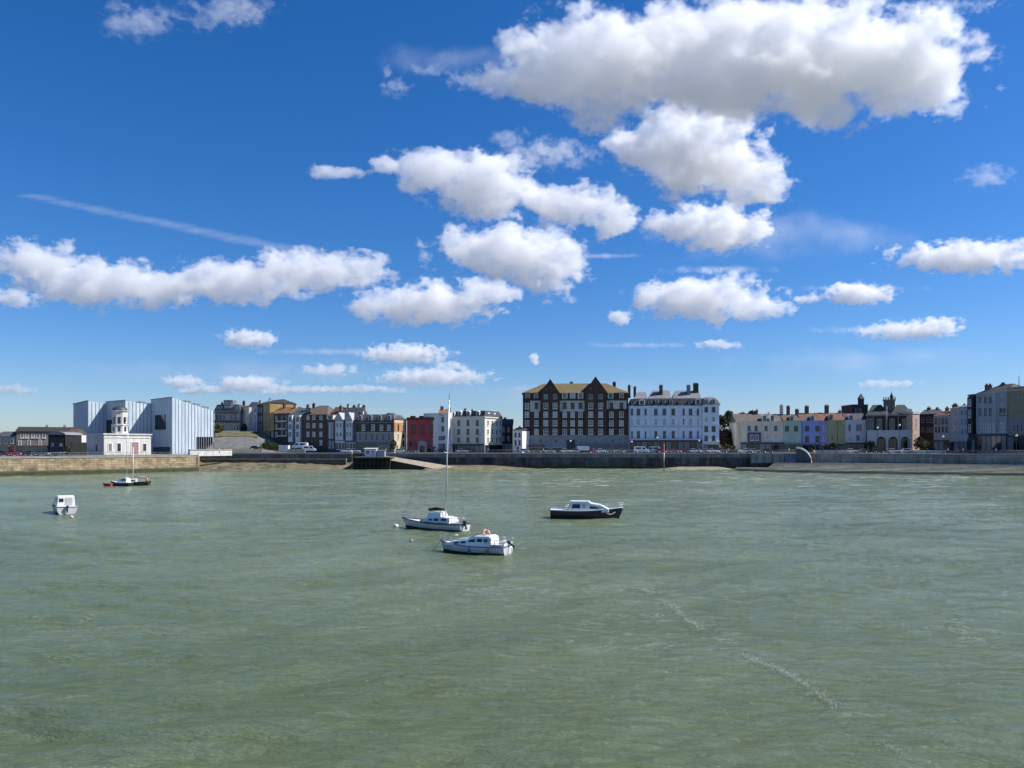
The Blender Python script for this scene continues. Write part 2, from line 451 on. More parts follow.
def walled(name, pts, z0, z1, th, m, label, cat, coping=None, weed=None, cop_h=.35, batter=0.0, weed_h=1.1):
    """wall along plan points pts (front face); back face th metres away from the viewer"""
    root = thing(name, label, cat, (pts[0].x, pts[0].y, 0))
    o = pts[0]
    z1s = z1 if hasattr(z1, '__len__') else [z1]*len(pts)
    def sweep(prof_fn, nm, mt):
        vs, fs = [], []
        n = None
        for i, p in enumerate(pts):
            t = (pts[min(i+1, len(pts)-1)] - pts[max(i-1, 0)]).normalized()
            nn = Vector((-t.y, t.x)) * 1.0               # away from the viewer when pts run in +x
            prof = prof_fn(z1s[i]); n = len(prof)
            for off, z in prof:
                q = p + nn*off - o
                vs.append((q.x, q.y, z))
        for i in range(len(pts)-1):
            for k in range(n):
                fs.append((i*n+k, (i+1)*n+k, (i+1)*n+(k+1) % n, i*n+(k+1) % n))
        fs.append(tuple(range(n))); fs.append(tuple(range((len(pts)-1)*n, len(pts)*n))[::-1])
        mb = MB(); mb.add(vs, fs)
        return mb.build(nm, mt, root)
    sweep(lambda z: [(0, z0), (batter, z), (th, z), (th, z0)], 'wall', m)
    if coping: sweep(lambda z: [(batter-.12, z+.003), (batter-.12, z+cop_h), (th+.1, z+cop_h), (th+.1, z+.003)], 'coping', coping)
    if weed: sweep(lambda z: [(-.06, z0), (-.06+batter*weed_h/(z-z0), weed_h*.8), (.1, weed_h), (.1, z0)], 'weed_band', weed)
    return root

M_sand = mat('sandstone', (.37,.285,.18), .9, .55, .55, bump=.7, bscale=.8, blocks=(.62,.78,1.9,.62), tide=1.3)
M_weed = mat('weed', (.045,.05,.018), .7, .5, .6, bump=.6, bscale=2)
M_dwall = mat('dark_concrete', (.095,.10,.115), .85, .9, .30, streak=True, bump=.3, bscale=1.5, blocks=(1,0,2.6,.8), tide=1.1)
M_cope = mat('coping_stone', (.30,.30,.30), .85, .3, .8)
M_gwall = mat('grey_concrete', (.36,.34,.30), .85, .5, .4, streak=True, bump=.3, bscale=1.5, blocks=(1,-.15,3,.8))
M_step = mat('weedy_concrete', (.27,.28,.20), .85, .5, .3, bump=.3, bscale=1.2)
M_beach = mat('wet_sand', (.25,.19,.105), .75, .4, .16, bump=.4, bscale=1.5, col2=(.055,.06,.028))
M_land = mat('paving', (.20,.19,.175), .9, .3, .05)
M_road = mat('asphalt', (.06,.06,.062), .9, .25, .3)

# front edge of the land, left to right
quay_pts = [pxd(-140, 168), shore(0, 476.6), shore(104, 474), shore(198, 471.4)]
mid_pts = [pxd(198, 268), pxd(300, 268), pxd(352, 264)]
sea_pts = [pxd(386, 264), shore(450, 468.5), shore(520, 468.5), shore(640, 468.6), pxd(742, 262), pxd(800, 258)]
prom_pts = [pxd(800, 258), pxd(860, 250), pxd(930, 239), pxd(1030, 222), pxd(1200, 200)]
land_front = [quay_pts[0], quay_pts[1], quay_pts[2], quay_pts[3], pxd(200.5, 268), mid_pts[1], mid_pts[2], pxd(386, 264.2)] + sea_pts[1:-1] + prom_pts
ZQ, ZP = 4.72, 5.28
def smooth(a, b, x):
    t = max(0, min(1, (x-a)/(b-a))); return t*t*(3-2*t)
def ground_z(x, y):
    px = 512 + F*x/y
    z = ZQ + (ZP-ZQ)*smooth(190, 215, px)
    left = smooth(305, 250, px) * smooth(196, 216, px)
    z += 8.6 * left * smooth(276, 312, y)
    z += 4.0 * smooth(360, 280, px) * smooth(288, 330, y) * (1-left)*.5
    z += 11 * smooth(690, 730, px) * smooth(860, 790, px) * smooth(305, 345, y)
    z += 9 * smooth(320, 900, y)
    return z
def build_land():
    fr = []
    for a, b in zip(land_front, land_front[1:]):
        n = max(1, int((b-a).length / 4))
        for i in range(n): fr.append(a.lerp(b, i/n))
    fr.append(land_front[-1])
    offs = [.3, 3, 6, 9, 12, 15, 18, 22, 26, 30, 35, 40, 46, 52, 60, 70, 85, 110, 160, 300, 800, 3000, 12000]
    vs, fs = [], []
    for p in fr:
        L = p.length
        for o in offs:
            q = p * ((L+o)/L)
            vs.append((q.x, q.y, ground_z(q.x, q.y)))
    n = len(offs)
    for i in range(len(fr)-1):
        for k in range(n-1): fs.append((i*n+k, (i+1)*n+k, (i+1)*n+k+1, i*n+k+1))
    mb = MB(); mb.add(vs, fs, 0, True)
    tag(mb.build('ground', M_land), kind='structure')
build_land()

walled('quay_wall', quay_pts, -1.5, ZQ-.35, 1.2, M_sand, 'long sandstone quay wall with a green weed line below the gallery', 'quay wall', mat('quay_cap', (.34,.29,.22), .9, .3, .6), M_weed, batter=.35, weed_h=1.25)
# quay return and the low wall above the beach
walled('quay_wall', [quay_pts[3], pxd(199.5, 250), pxd(200, 267.7)], -1.5, ZQ-.35, .8, M_sand, 'short return of the quay wall at the edge of the small beach', 'quay wall', None, M_weed)
walled('beach_wall', [pxd(201, 268), mid_pts[1], mid_pts[2]], .5, ZP-.35, .8, mat('beach_wall_stone', (.17,.16,.135), .9, .5, .4, streak=True), 'low stained wall along the top of the small sandy beach', 'wall', mat('bright_coping', (.50,.48,.44), .8, .3, .7), cop_h=.5)
walled('beach_step', [pxd(201, 264), pxd(280, 264), pxd(346, 261)], .5, Z(459.6, 263), .9, mat('beach_step_stone', (.13,.12,.09), .9, .5, .5, streak=True), 'lower stone step in front of the beach wall', 'wall', mat('worn_coping', (.34,.31,.25), .85, .4, .7), cop_h=.3)
walled('kerb_wall', [pxd(904, 254), pxd(946, 247)], ZP-.2, Z(450.2, 250), .4, mat('kerb_pale', (.50,.48,.46), .8, .3, .7), 'low pale wall between the road and promenade near the pinkish terrace', 'wall')
walled('kerb_wall', [pxd(816, 262), pxd(846, 259)], ZP-.2, Z(450.2, 260), .4, mat('kerb_pale', (.50,.48,.46)), 'low pale wall beside the beacon post below the olive yellow house', 'wall')
walled('sea_wall', sea_pts, -1.5, ZP-.38, 1.0, M_dwall, 'tall dark blue grey sea wall below the two hotels', 'sea wall', M_cope, M_weed, weed_h=.9)
t_ = bpy.data.objects['sea_wall']
def wall_strip(nm, dz0, dz1, off, m_):
    b = MB(); o = sea_pts[0]
    for a, c in zip(sea_pts, sea_pts[1:]):
        n_ = Vector((-(c-a).y, (c-a).x)).normalized(); p, q = a - n_*off - o, c - n_*off - o; pi, qi = a + n_*.1 - o, c + n_*.1 - o
        b.add([(p.x,p.y,dz0),(q.x,q.y,dz0),(qi.x,qi.y,dz0),(pi.x,pi.y,dz0),(p.x,p.y,dz1),(q.x,q.y,dz1),(qi.x,qi.y,dz1),(pi.x,pi.y,dz1)], [(0,3,2,1),(4,5,6,7),(0,1,5,4),(2,3,7,6),(1,2,6,5),(3,0,4,7)])
    b.build(nm, m_, t_)
wall_strip('upper_band', 3.75, 4.88, .14, mat('pale_band', (.17,.175,.185), .85, .5, .5, streak=True))
for i_, px_ in enumerate(range(468, 742, 17)):
    d_ = 263.4 if px_ < 700 else 262.2; k_ = d_/F; o_ = sea_pts[0]
    b_ = MB(); u_ = X(px_, d_)-o_.x; yy = DW(468.5)-o_.y if px_ < 640 else d_-1.1-o_.y
    yy = (264 + (DW(468.5)-264)*min(1,(px_-386)/64)) - o_.y if px_ < 640 else (DW(468.6)+(262-DW(468.6))*(px_-640)/102) - o_.y
    b_.box(u_, u_+.9, yy-.26, yy+.2, -1.2, 3.74); b_.build('wall_pier', M_dwall, t_)
    if i_ % 4 == 2:
        b_ = MB()
        for s_ in (0, .5): b_.tube([(u_+2+s_, yy-.4, -.6), (u_+2+s_, yy-.4, 4.8)], .04, 5)
        for r_ in range(16): b_.tube([(u_+2, yy-.4, -.4+r_*.33), (u_+2.5, yy-.4, -.4+r_*.33)], .03, 5)
        b_.build('wall_ladder', mat('rust_iron', (.13,.06,.035), .8, .3, 3), t_)
wall_strip('ledge', 1.0, 1.35, .3, M_dwall)
walled('promenade_wall', prom_pts, 1.2, ZP-.38, 1.0, M_gwall, 'grey promenade wall above the weedy steps', 'wall', M_cope)

# beach apron between quay and slipway
def apron(name, front, back, zf, zb, m, n=6, kind='structure', wob=.25, ends=(.0, .0)):
    vs, fs = [], []; rng = random.Random(3)
    K = 14
    def lerp(pl, t):
        s = t*(len(pl)-1); i = min(int(s), len(pl)-2); return pl[i].lerp(pl[i+1], s-i)
    for i in range(K*3+1):
        t = i/(K*3)
        for j in range(n+1):
            q = lerp(front, t).lerp(lerp(back, t), j/n)
            z = zf + (zb-zf)*(j/n) + (rng.uniform(-wob, wob) if 0 < j < n else 0)
            e = min(1, (t/ends[0]) if ends[0] else 1, ((1-t)/ends[1]) if ends[1] else 1)
            z = z*e - .6*(1-e)
            vs.append((q.x, q.y, z))
    for i in range(K*3):
        for j in range(n): fs.append((i*(n+1)+j, (i+1)*(n+1)+j, (i+1)*(n+1)+j+1, i*(n+1)+j+1))
    mb = MB(); mb.add(vs, fs, 0, True)
    return tag(mb.build(name, m), kind=kind)
apron('beach', [shore(198, 472.2), shore(260, 471.2), shore(330, 469.8), shore(356, 469)], [pxd(200, 267.9), pxd(300, 267.9), pxd(356, 264)], -.5, 2.3, M_beach)
apron('beach', [shore(198, 471.9), shore(240, 471.4), shore(285, 470.4), shore(300, 470)], [pxd(200, 262), pxd(240, 262), pxd(285, 258), pxd(300, 254)], -.3, 1.75, mat('weedy_rock', (.10,.105,.045), .8, .6, .5, bump=.8, bscale=1.2), 8, wob=.35, ends=(0, .3))
apron('beach', [shore(428, 471), shore(480, 470.3), shore(540, 469.6), shore(560, 469)], [pxd(420, 263.9), pxd(480, 263.9), pxd(560, 263.9)], -.3, 1.2, M_beach, 4, ends=(0, .45))
apron('beach', [shore(640, 469.9), shore(690, 470.3), shore(745, 470)], [pxd(640, 263), pxd(690, 262.5), pxd(745, 261)], -.25, .7, mat('pale_shingle', (.25,.225,.155), .85, .4, .3), 3, wob=.1, ends=(.4, .25))

# dark slip building under the road, with the ramp
def slip():
    t = thing('harbour_slip', 'dark timber slip with a boarded deck between the beach and the pale ramp', 'slipway', (X(352, 250), 250, 0))
    k = 250/F
    w = (388-351)*k
    M_tim = mat('tarred_timber', (.025,.02,.018), .85, .5, 1.2, streak=True)
    m = MB(); m.box(0, w, 2, 14.5, -1.5, 3.6)
    m.build('wall', M_tim, t)
    m = MB()
    for i in range(9): m.box(.2+i*w/9, .55+i*w/9, .6, 1.0, -1.5, 3.7)
    m.box(0, w, .5, 1.1, 1.9, 2.2); m.box(0, w, .5, 1.1, .5, .8)
    m.build('pile', M_tim, t)
    m = MB(); m.box(-.3, w+.3, .2, 14.6, 3.72, 4.1)
    m.build('deck', mat('deck_boards', (.14,.12,.10), .85, .4, 1, streak=True), t)
    r = MB()
    r.box(-.3, w+.3, .3, .36, 4.95, 5.02); r.box(-.3, w+.3, .3, .36, 4.5, 4.55)
    for i in range(11): r.box(-.3+i*(w+.5)/10, -.22+i*(w+.5)/10, .3, .38, 4.1, 5.0)
    r.build('railing', mat('grey_paint_rail', (.25,.26,.28), .6), t)
slip()
def kiosk():
    d = 256; t = thing('white_kiosk', 'small white boarded kiosk standing on the dark slip', 'kiosk', (X(364.5, d), d, 4.1))
    w = (376-364.5)*d/F
    MW = mat('kiosk_white', (.68,.70,.74), .6, .15, 1)
    m = MB(); m.box(0, w, 0, 3, 0, 2.5); m.build('wall', MW, t)
    m = MB(); m.prism([(-.3,-.4),(w+.3,-.4),(w+.3,3.2),(-.3,3.2)], [2.52,2.52,2.8,2.8], [2.66,2.66,2.94,2.94]); m.build('roof', mat('kiosk_roof', (.5,.52,.55), .6), t)
    m = MB(); m.box(.5, 1.6, -.04, .01, 1.0, 2.0); m.build('hatch', mat('kiosk_hatch', (.16,.18,.24), .4), t)
    m = MB(); m.box(2.3, 3.2, -.04, .01, .05, 2.1); m.build('door', mat('kiosk_door', (.35,.40,.5), .5), t)
    t = thing('store_shed', 'low grey store shed beside the white kiosk', 'shed', (X(377, d), d, 4.1))
    w = (384.5-377)*d/F
    m = MB(); m.box(0, w, .2, 2.8, 0, 1.9); m.build('wall', mat('shed_grey', (.36,.38,.42), .7, .2, 1), t)
    m = MB(); m.prism([(-.15,0),(w+.15,0),(w+.15,3),(-.15,3)], [1.92,1.92,2.15,2.15], [2.02,2.02,2.25,2.25]); m.build('roof', mat('shed_roof', (.12,.13,.15), .7), t)
kiosk()
def ramp():
    t = thing('stone_ramp', 'pale stone ramp running down from the road into the water', 'ramp', (0, 0, 0))
    a0, a1 = pxd(386.5, 259), pxd(386.5, 264); b0, b1 = pxd(456, 250), pxd(454, 257)
    a0, b0 = pxd(387, 254), pxd(440, 247)
    vs = [(a0.x,a0.y,3.1),(b0.x,b0.y,-.1),(b1.x,b1.y,.7),(a1.x,a1.y,4.2)]
    m = MB(); m.add([(x,y,-1.5) for x,y,z in vs] + vs, [(0,3,2,1),(4,5,6,7),(0,1,5,4),(1,2,6,5),(2,3,7,6),(3,0,4,7)])
    m.build('ramp_body', mat('ramp_side', (.035,.035,.03), .9, .4, .6), t)
    up = .02
    m = MB(); m.add([(x,y,z+up) for x,y,z in vs] + [(x,y,z+up+.12) for x,y,z in vs], [(0,3,2,1),(4,5,6,7),(0,1,5,4),(1,2,6,5),(2,3,7,6),(3,0,4,7)])
    m.build('ramp_surface', mat('ramp_stone', (.33,.28,.21), .9, .3, .5), t)
ramp()

# weedy concrete steps on the right
def steps():
    front = [shore(736, 471.0), shore(762, 472.0), shore(830, 473.6), shore(900, 474.6), shore(1030, 476.2), pxd(1180, 170)]
    back = [pxd(736, 261.8), pxd(775, 259.3), pxd(830, 253.3), pxd(900, 242.9), pxd(1030, 221.8), pxd(1180, 202.4)]
    t = thing('stepped_revetment', 'long flight of weedy concrete steps between the sea and the grey promenade wall', 'steps', (0, 0, 0))
    n = 9
    for j in range(n):
        m = MB(); vs = []; K = len(front)
        lim = 0 if j < 4 else 1                      # upper flights start further along
        z = .12 + j*.25
        for i in range(lim, K):
            p = front[i].lerp(back[i], j/n); q = front[i].lerp(back[i], (j+1)/n - .0)
            if j == n-1: q = back[i]
            vs += [(p.x,p.y,-1.5 if j == 0 else z-.3),(p.x,p.y,z),(q.x,q.y,z),(q.x,q.y,-1.5 if j == 0 else z-.3)]
        k = len(vs)//4; fs = []
        for i in range(k-1):
            for e in range(4): fs.append((i*4+e,(i+1)*4+e,(i+1)*4+(e+1)%4,i*4+(e+1)%4))
        fs += [(0,1,2,3),((k-1)*4+3,(k-1)*4+2,(k-1)*4+1,(k-1)*4)]
        m.add(vs, fs)
        m.build('step', mat('black_weed_step', (.045,.048,.03), .7, .5, .6) if j < 2 else M_step if j < 7 else mat('dry_concrete', (.21,.21,.18), .85, .35, .4), t)
steps()
# the white curved access ramp on the sea wall, and the painted panel
def curved_ramp():
    t = thing('curved_parapet', 'white curved parapet sweeping down from the promenade beside the blue painted panel', 'parapet', (0, 0, 0))
    pts = []
    for i in range(15):
        a = i/14
        px = 796 + 15.5*math.sin(a*math.pi/2); row = 447.6 + 15.5*(1-math.cos(a*math.pi/2))
        d = 256 - 3.5*a
        pts.append(Vector((X(px, d), d, Z(row, d))))
    vs, fs = [], []
    for p in pts: vs += [(p.x-.15,p.y-.3,p.z-.35),(p.x-.15,p.y-.3,p.z+.2),(p.x+.25,p.y+.3,p.z+.2),(p.x+.25,p.y+.3,p.z-.35)]
    for i in range(14):
        for e in range(4): fs.append((i*4+e,(i+1)*4+e,(i+1)*4+(e+1)%4,i*4+(e+1)%4))
    fs += [(0,1,2,3),(59,58,57,56)]
    m = MB(); m.add(vs, fs); m.build('parapet_wall', mat('parapet_white', (.74,.72,.68), .7, .15, 1), t)
    m = MB()
    for i in range(14):
        p, q = pts[i], pts[i+1]
        m.add([(p.x,p.y-.15,1.6),(q.x,q.y-.15,1.6),(q.x,q.y+.15,1.6),(p.x,p.y+.15,1.6),(p.x,p.y-.15,p.z-.36),(q.x,q.y-.15,q.z-.36),(q.x,q.y+.15,q.z-.36),(p.x,p.y+.15,p.z-.36)],
              [(0,3,2,1),(4,5,6,7),(0,1,5,4),(1,2,6,5),(2,3,7,6),(3,0,4,7)])
    m.build('ramp_side', mat('ramp_side_grey', (.09,.095,.105), .8, .3, .8), t)
    d = 257.2; k = d/F
    t = thing('painted_panel', 'blue painted panel on the sea wall beside the white curved parapet', 'mural', (X(785, d), d, Z(461.5, d)))
    m = MB(); m.box(0, 17*k, -.12, .25, 0, 7*k); m.build('panel', mat('panel_blue', (.10,.17,.30), .7, .35, .9), t)
    m = MB(); m.box(-.1, 17*k+.1, -.2, .25, -.5, -.02); m.build('plinth', mat('plinth_red', (.25,.12,.09), .8, .3, 1), t)
    d = 257.6; k = d/F
    t = thing('pale_wall_facing', 'pale rendered facing on the sea wall between the dark wall and the blue panel', 'wall', (X(752, d), d, Z(463, d)))
    m = MB(); m.box(0, 32*k, -.1, 1.2, 0, 9.0*k); m.build('facing', mat('facing_grey', (.24,.25,.26), .8, .35, .6, streak=True), t)
    for u in (4, 12, 20, 28):
        m = MB(); m.box(u*k, u*k+.5, -.35, -.103, 0, 8*k); m.build('buttress', mat('buttress_grey', (.16,.17,.18), .8, .3, .8), t)
curved_ramp()
def ground_patch(name, m, a, b, d0, d1):
    vs, fs = [], []
    for i in range(13):
        for j in range(7):
            p = pxd(a+(b-a)*i/12, d0+(d1-d0)*j/6); vs.append((p.x, p.y, ground_z(p.x, p.y)+.12))
    for i in range(12):
        for j in range(6): fs.append((i*7+j,(i+1)*7+j,(i+1)*7+j+1,i*7+j+1))
    q = MB(); q.add(vs, fs, 0, True); return tag(q.build(name, m), kind='structure')
ground_patch('grass_bank', mat('dry_grass', (.13,.12,.06), .95, .4, .5, bump=.4, bscale=3), 215, 258, 299, 313)
ground_patch('road', mat('worn_asphalt', (.15,.15,.145), .9, .3, .3), 214, 262, 286, 298)
ground_patch('grass_bank', mat('dry_grass', (.13,.12,.06)), 218, 262, 279.5, 285)
# low terrace wall by the gallery and the sloping bank road
walled('terrace_wall', [pxd(190, 243), pxd(214, 252), pxd(232, 262)], ZQ-.3, Z(449.5, 250)-.3, .6, mat('terrace_white', (.55,.55,.52), .8, .25, .6), 'low pale terrace wall running from the gallery corner', 'wall', M_cope)
walled('bank_wall', [pxd(232, 276), pxd(262, 278)], ZP-.3, Z(449, 277), .6, mat('bank_cream', (.42,.40,.28), .85, .3, .6), 'low cream wall at the foot of the sloping road', 'wall', None)
walled('roadside_wall', [pxd(288, 279), pxd(305, 279)], ZP-.3, Z(449, 279), .5, mat('bank_cream', (.42,.40,.28)), 'low cream wall in front of the white camper van', 'wall', None)
walled('hill_wall', [pxd(228, 318), pxd(243, 316), pxd(258, 316)], 9, Z(433.2, 316), .5, mat('hill_white', (.6,.58,.56), .8, .2, .6), 'white garden wall below the pale gabled house on the hill', 'wall', None)
# ------------------------------------------------------------------ houses
GLASS = [mat('dark_glass', (.012,.014,.018), .06, spec=.7), mat('blue_glass', (.03,.04,.055), .08, spec=.7), mat('curtained_glass', (.20,.20,.20), .25, .3, 2.0), mat('net_curtain_glass', (.42,.42,.41), .3, .25, 2.0)]
M_wfr = mat('white_window_frame', (.72,.72,.70), .5)
M_gfr = mat('grey_window_frame', (.35,.36,.38), .5)
M_dfr = mat('dark_window_frame', (.05,.05,.055), .5)
M_slate = mat('slate', (.055,.06,.075), .7, .35, .9, bump=.3, bscale=4)
M_tile = mat('brown_tile', (.13,.075,.05), .8, .35, .9, bump=.4, bscale=4)
M_lead = mat('lead_grey', (.30,.32,.35), .55, .25, .5)
M_pot = mat('terracotta', (.30,.13,.07), .8, .2, 2)
M_brick = mat('stock_brick', (.16,.10,.07), .9, .4, 1.0)
M_shop = mat('shopfront_dark', (.02,.022,.03), .35, .3, 1)
M_stonew = mat('pale_stone', (.50,.47,.42), .85, .25, .6)
WRNG = random.Random(42)
_wcache = {}
def win_mesh(w, h, frame, style):
    key = (round(w, 1), round(h, 1), frame.name, style)
    if key in _wcache: return _wcache[key]
    w, h = key[0], key[1]
    f = min(.13, w*.16)
    m = MB()
    m.box(-w/2, -w/2+f, -.09, .02, 0, h); m.box(w/2-f, w/2, -.09, .02, 0, h)
    m.box(-w/2+f, w/2-f, -.09, .02, h-f, h); m.box(-w/2+f, w/2-f, -.09, .02, 0, f)
    if style in ('sash', 'grid'): m.box(-w/2+f, w/2-f, -.07, .02, h*.5-.05, h*.5+.05)
    if style in ('grid', 'case'): m.box(-.045, .045, -.065, .02, f, h-f)
    m.box(-w/2-.12, w/2+.12, -.2, .02, -.14, -.004)
    p = MB(); p.box(-w/2+f+.004, w/2-f-.004, -.035, .015, f+.004, h-f-.004)
    _wcache[key] = (m.mesh('window', frame), p.mesh('pane', GLASS[0]))
    return _wcache[key]

class House:
    """a building whose front runs between two ground points; local +x along the front, +y into the house"""
    def __init__(s, name, label, px0, d0, px1, d1, depth, zb=None, cat='house', group=None):
        s.p0, s.p1 = pxd(px0, d0), pxd(px1, d1)
        dv = s.p1 - s.p0; s.W = dv.length; s.dir = dv / s.W; s.D = depth
        s.zb = (ground_z(*(s.p0.lerp(s.p1, .5))) if zb is None else zb) - .05
        s.root = thing(name, label, cat, (s.p0.x, s.p0.y, s.zb), math.atan2(dv.y, dv.x), group)
        s.k = (d0+d1)/2/F                                # metres per image pixel on the front
    def u(s, px):
        a = px - 512
        return (a*s.p0.y - F*s.p0.x) / (F*s.dir.x - a*s.dir.y)
    def z(s, row, u=None, v=0):
        u = s.W/2 if u is None else u
        d = s.p0.y + u*s.dir.y + v*s.dir.x
        return Z(row, d) - s.zb
    def walls(s, m, row, inset=0):
        s.h = s.z(row)
        b = MB(); b.box(0, s.W, 0, s.D, -.6, s.h); s.wall = b.build('wall', m, s.root); return s
    def block(s, nm, m, px0, px1, r0, r1, v0, v1, parent=None):
        b = MB(); b.box(s.u(px0), s.u(px1), v0, v1, s.z(r1), s.z(r0)); return b.build(nm, m, parent or s.root)
    def windows(s, pxs, rows, wpx, frame=None, style='sash', glass=(0,0,1,2), v=0.0):
        frame = frame or M_wfr
        for r0, r1 in rows:
            for px in pxs:
                u = s.u(px); z0 = s.z(r1, u); h = s.z(r0, u) - z0
                s.win(u, z0, wpx*s.k, h, frame, style, glass, v)
    def win(s, u, z0, w, h, frame, style='sash', glass=(0,0,1,2), v=0.0, parent=None, rz=0):
        me, pe = win_mesh(w, h, frame, style)
        o = place('window', me, parent or s.root, (u, v-.004, z0), (0, 0, rz))
        p = place('pane', pe, o)
        g = GLASS[WRNG.choice(glass)]
        if g is not GLASS[0]:
            p.material_slots[0].link = 'OBJECT'; p.material_slots[0].material = g
        return o
    def side_windows(s, ys, zs, w, h, frame=None, glass=(0,0,1)):
        for y in ys:
            for z in zs: s.win(s.W+.004, z, w, h, frame or M_wfr, 'sash', glass, v=y+.004, rz=R(90))
    def band(s, row, hpx=1.0, m=None, out=.18, name='cornice', px0=None, px1=None):
        u0 = 0 if px0 is None else s.u(px0); u1 = s.W if px1 is None else s.u(px1)
        z = s.z(row); b = MB(); b.box(u0-(.1 if px0 is None else 0), u1+(.1 if px1 is None else 0), -out, .03, z-hpx*s.k/2, z+hpx*s.k/2)
        return b.build(name, m or M_stonew, s.root)
    def roof(s, kind, m, row, over=.25, eave=None, name='roof', u0=0, u1=None, y0=0, y1=None):
        """row: image row of the ridge (or of the top of the mansard slope)"""
        u1 = s.W if u1 is None else u1; y1 = s.D if y1 is None else y1
        e = s.h if eave is None else eave
        e += .004
        b = MB(); ym = (y0+y1)/2
        a0, a1, c0, c1 = u0-over, u1+over, y0-over, y1+over
        if kind == 'gable':
            t = s.z(row, v=ym)
            b.add([(a0,c0,e),(a1,c0,e),(a1,c1,e),(a0,c1,e),(a0,ym,t),(a1,ym,t)], [(0,3,2,1),(0,1,5,4),(2,3,4,5),(0,4,3),(1,2,5)])
        elif kind == 'hip':
            t = s.z(row, v=ym); q = min((y1-y0)*.5, (u1-u0)*.3)
            b.add([(a0,c0,e),(a1,c0,e),(a1,c1,e),(a0,c1,e),(u0+q,ym,t),(u1-q,ym,t)], [(0,3,2,1),(0,1,5,4),(2,3,4,5),(0,4,3),(1,2,5)])
        elif kind == 'mansard':
            i = 1.1; t = s.z(row, v=i)
            b.add([(a0,c0,e),(a1,c0,e),(a1,c1,e),(a0,c1,e),(u0+i*.6,y0+i,t),(u1-i*.6,y0+i,t),(u1-i*.6,y1-i,t),(u0+i*.6,y1-i,t)],
                  [(0,3,2,1),(4,5,6,7),(0,1,5,4),(1,2,6,5),(2,3,7,6),(3,0,4,7)])
        elif kind == 'flat':
            t = s.z(row)
            th = .3
            for (x0,x1,q0,q1) in ((a0,a1,c0,c0+th),(a0,a1,c1-th,c1),(a0,a0+th,c0+th,c1-th),(a1-th,a1,c0+th,c1-th)): b.box(x0,x1,q0,q1,e,t)
            b.box(a0+th,a1-th,c0+th,c1-th,e,e+.1)
        s.rf = b.build(name, m, s.root); s.ridge = t
        return s.rf
    def dormer(s, px, r0, r1, wpx, m=None, frame=None, v=.25, glass=(0,1), peak=True):
        m = m or M_lead; u = s.u(px); w = wpx*s.k; z0, z1 = s.z(r1, u), s.z(r0, u)
        b = MB(); b.box(u-w/2, u+w/2, v, v+2.2, z0, z1)
        if peak:
            b.add([(u-w/2-.12,v-.15,z1+.004),(u+w/2+.12,v-.15,z1+.004),(u+w/2+.12,v+2.3,z1+.004),(u-w/2-.12,v+2.3,z1+.004),(u,v-.15,z1+w*.32),(u,v+2.3,z1+w*.32)],
                  [(0,3,2,1),(0,1,5,4),(2,3,4,5),(0,4,3),(1,2,5)])
        else: b.box(u-w/2-.12, u+w/2+.12, v-.15, v+2.3, z1+.004, z1+.14)
        o = b.build('dormer', m, s.rf)
        fw = M_wfr if frame is None else frame
        me, pe = win_mesh(w*.66, (z1-z0)*.78, fw, 'sash')
        f = MB(); q = w*.34
        f.box(u-q, u+q, v-.05, v-.003, z0+.12, z1-.1); f.build('dormer_window', GLASS[WRNG.choice(glass)], s.rf)
        g = MB(); g.box(u-q-.12, u-q-.003, v-.08, v-.003, z0+.05, z1-.03); g.box(u+q+.003, u+q+.12, v-.08, v-.003, z0+.05, z1-.03); g.box(u-q-.003, u+q+.003, v-.08, v-.003, z1-.097, z1-.03)
        g.build('dormer_frame', fw, s.rf)
        return o
    def chimney(s, px, r0, r1, wpx, m=None, v=None, pots=3, depth=.9):
        v = s.D*.5 if v is None else v
        u = s.u(px); w = wpx*s.k; d_ = v
        z1 = s.z(r0, u, v); z0 = s.z(r1, u, v) - .8
        b = MB(); ph = .55
        b.box(u-w/2, u+w/2, v-depth/2, v+depth/2, z0, z1-ph-.25); b.box(u-w/2-.1, u+w/2+.1, v-depth/2-.1, v+depth/2+.1, z1-ph-.247, z1-ph)
        c = b.build('chimney', m or M_brick, s.rf)
        for i in range(pots):
            q = MB(); q.lathe([(.13, -.06), (.15, .05), (.11, .45), (.14, .5), (.13, .55)], (u - w/2 + w*(i+.5)/pots, v, z1-ph), 8)
            q.build('chimney_pot', M_pot, s.rf)
    def shopfront(s, px0, px1, r0, r1, m=None, fascia=None, bays=4):
        u0, u1 = s.u(px0), s.u(px1); z1, z0 = s.z(r0), max(s.z(r1), .02)
        b = MB(); b.box(u0, u1, -.25, -.004, z0, z1-.5); sf = b.build('shopfront', m or M_shop, s.root)
        b = MB(); b.box(u0-.1, u1+.1, -.5, -.004, z1-.497, z1); b.build('fascia', fascia or M_dfr, s.root)
        n = bays; w = (u1-u0)/n
        for i in range(n):
            g = MB(); g.box(u0+i*w+.15, u0+(i+1)*w-.15, -.29, -.255, z0+.4, z1-.65); g.build('shop_window', GLASS[WRNG.choice((0,1,2))], sf)
    def pipe(s, px, r0, m=None):
        u = s.u(px); b = MB(); b.tube([(u, -.09, 0), (u, -.09, s.z(r0))], .07, 6); b.build('drainpipe', m or M_dfr, s.root)

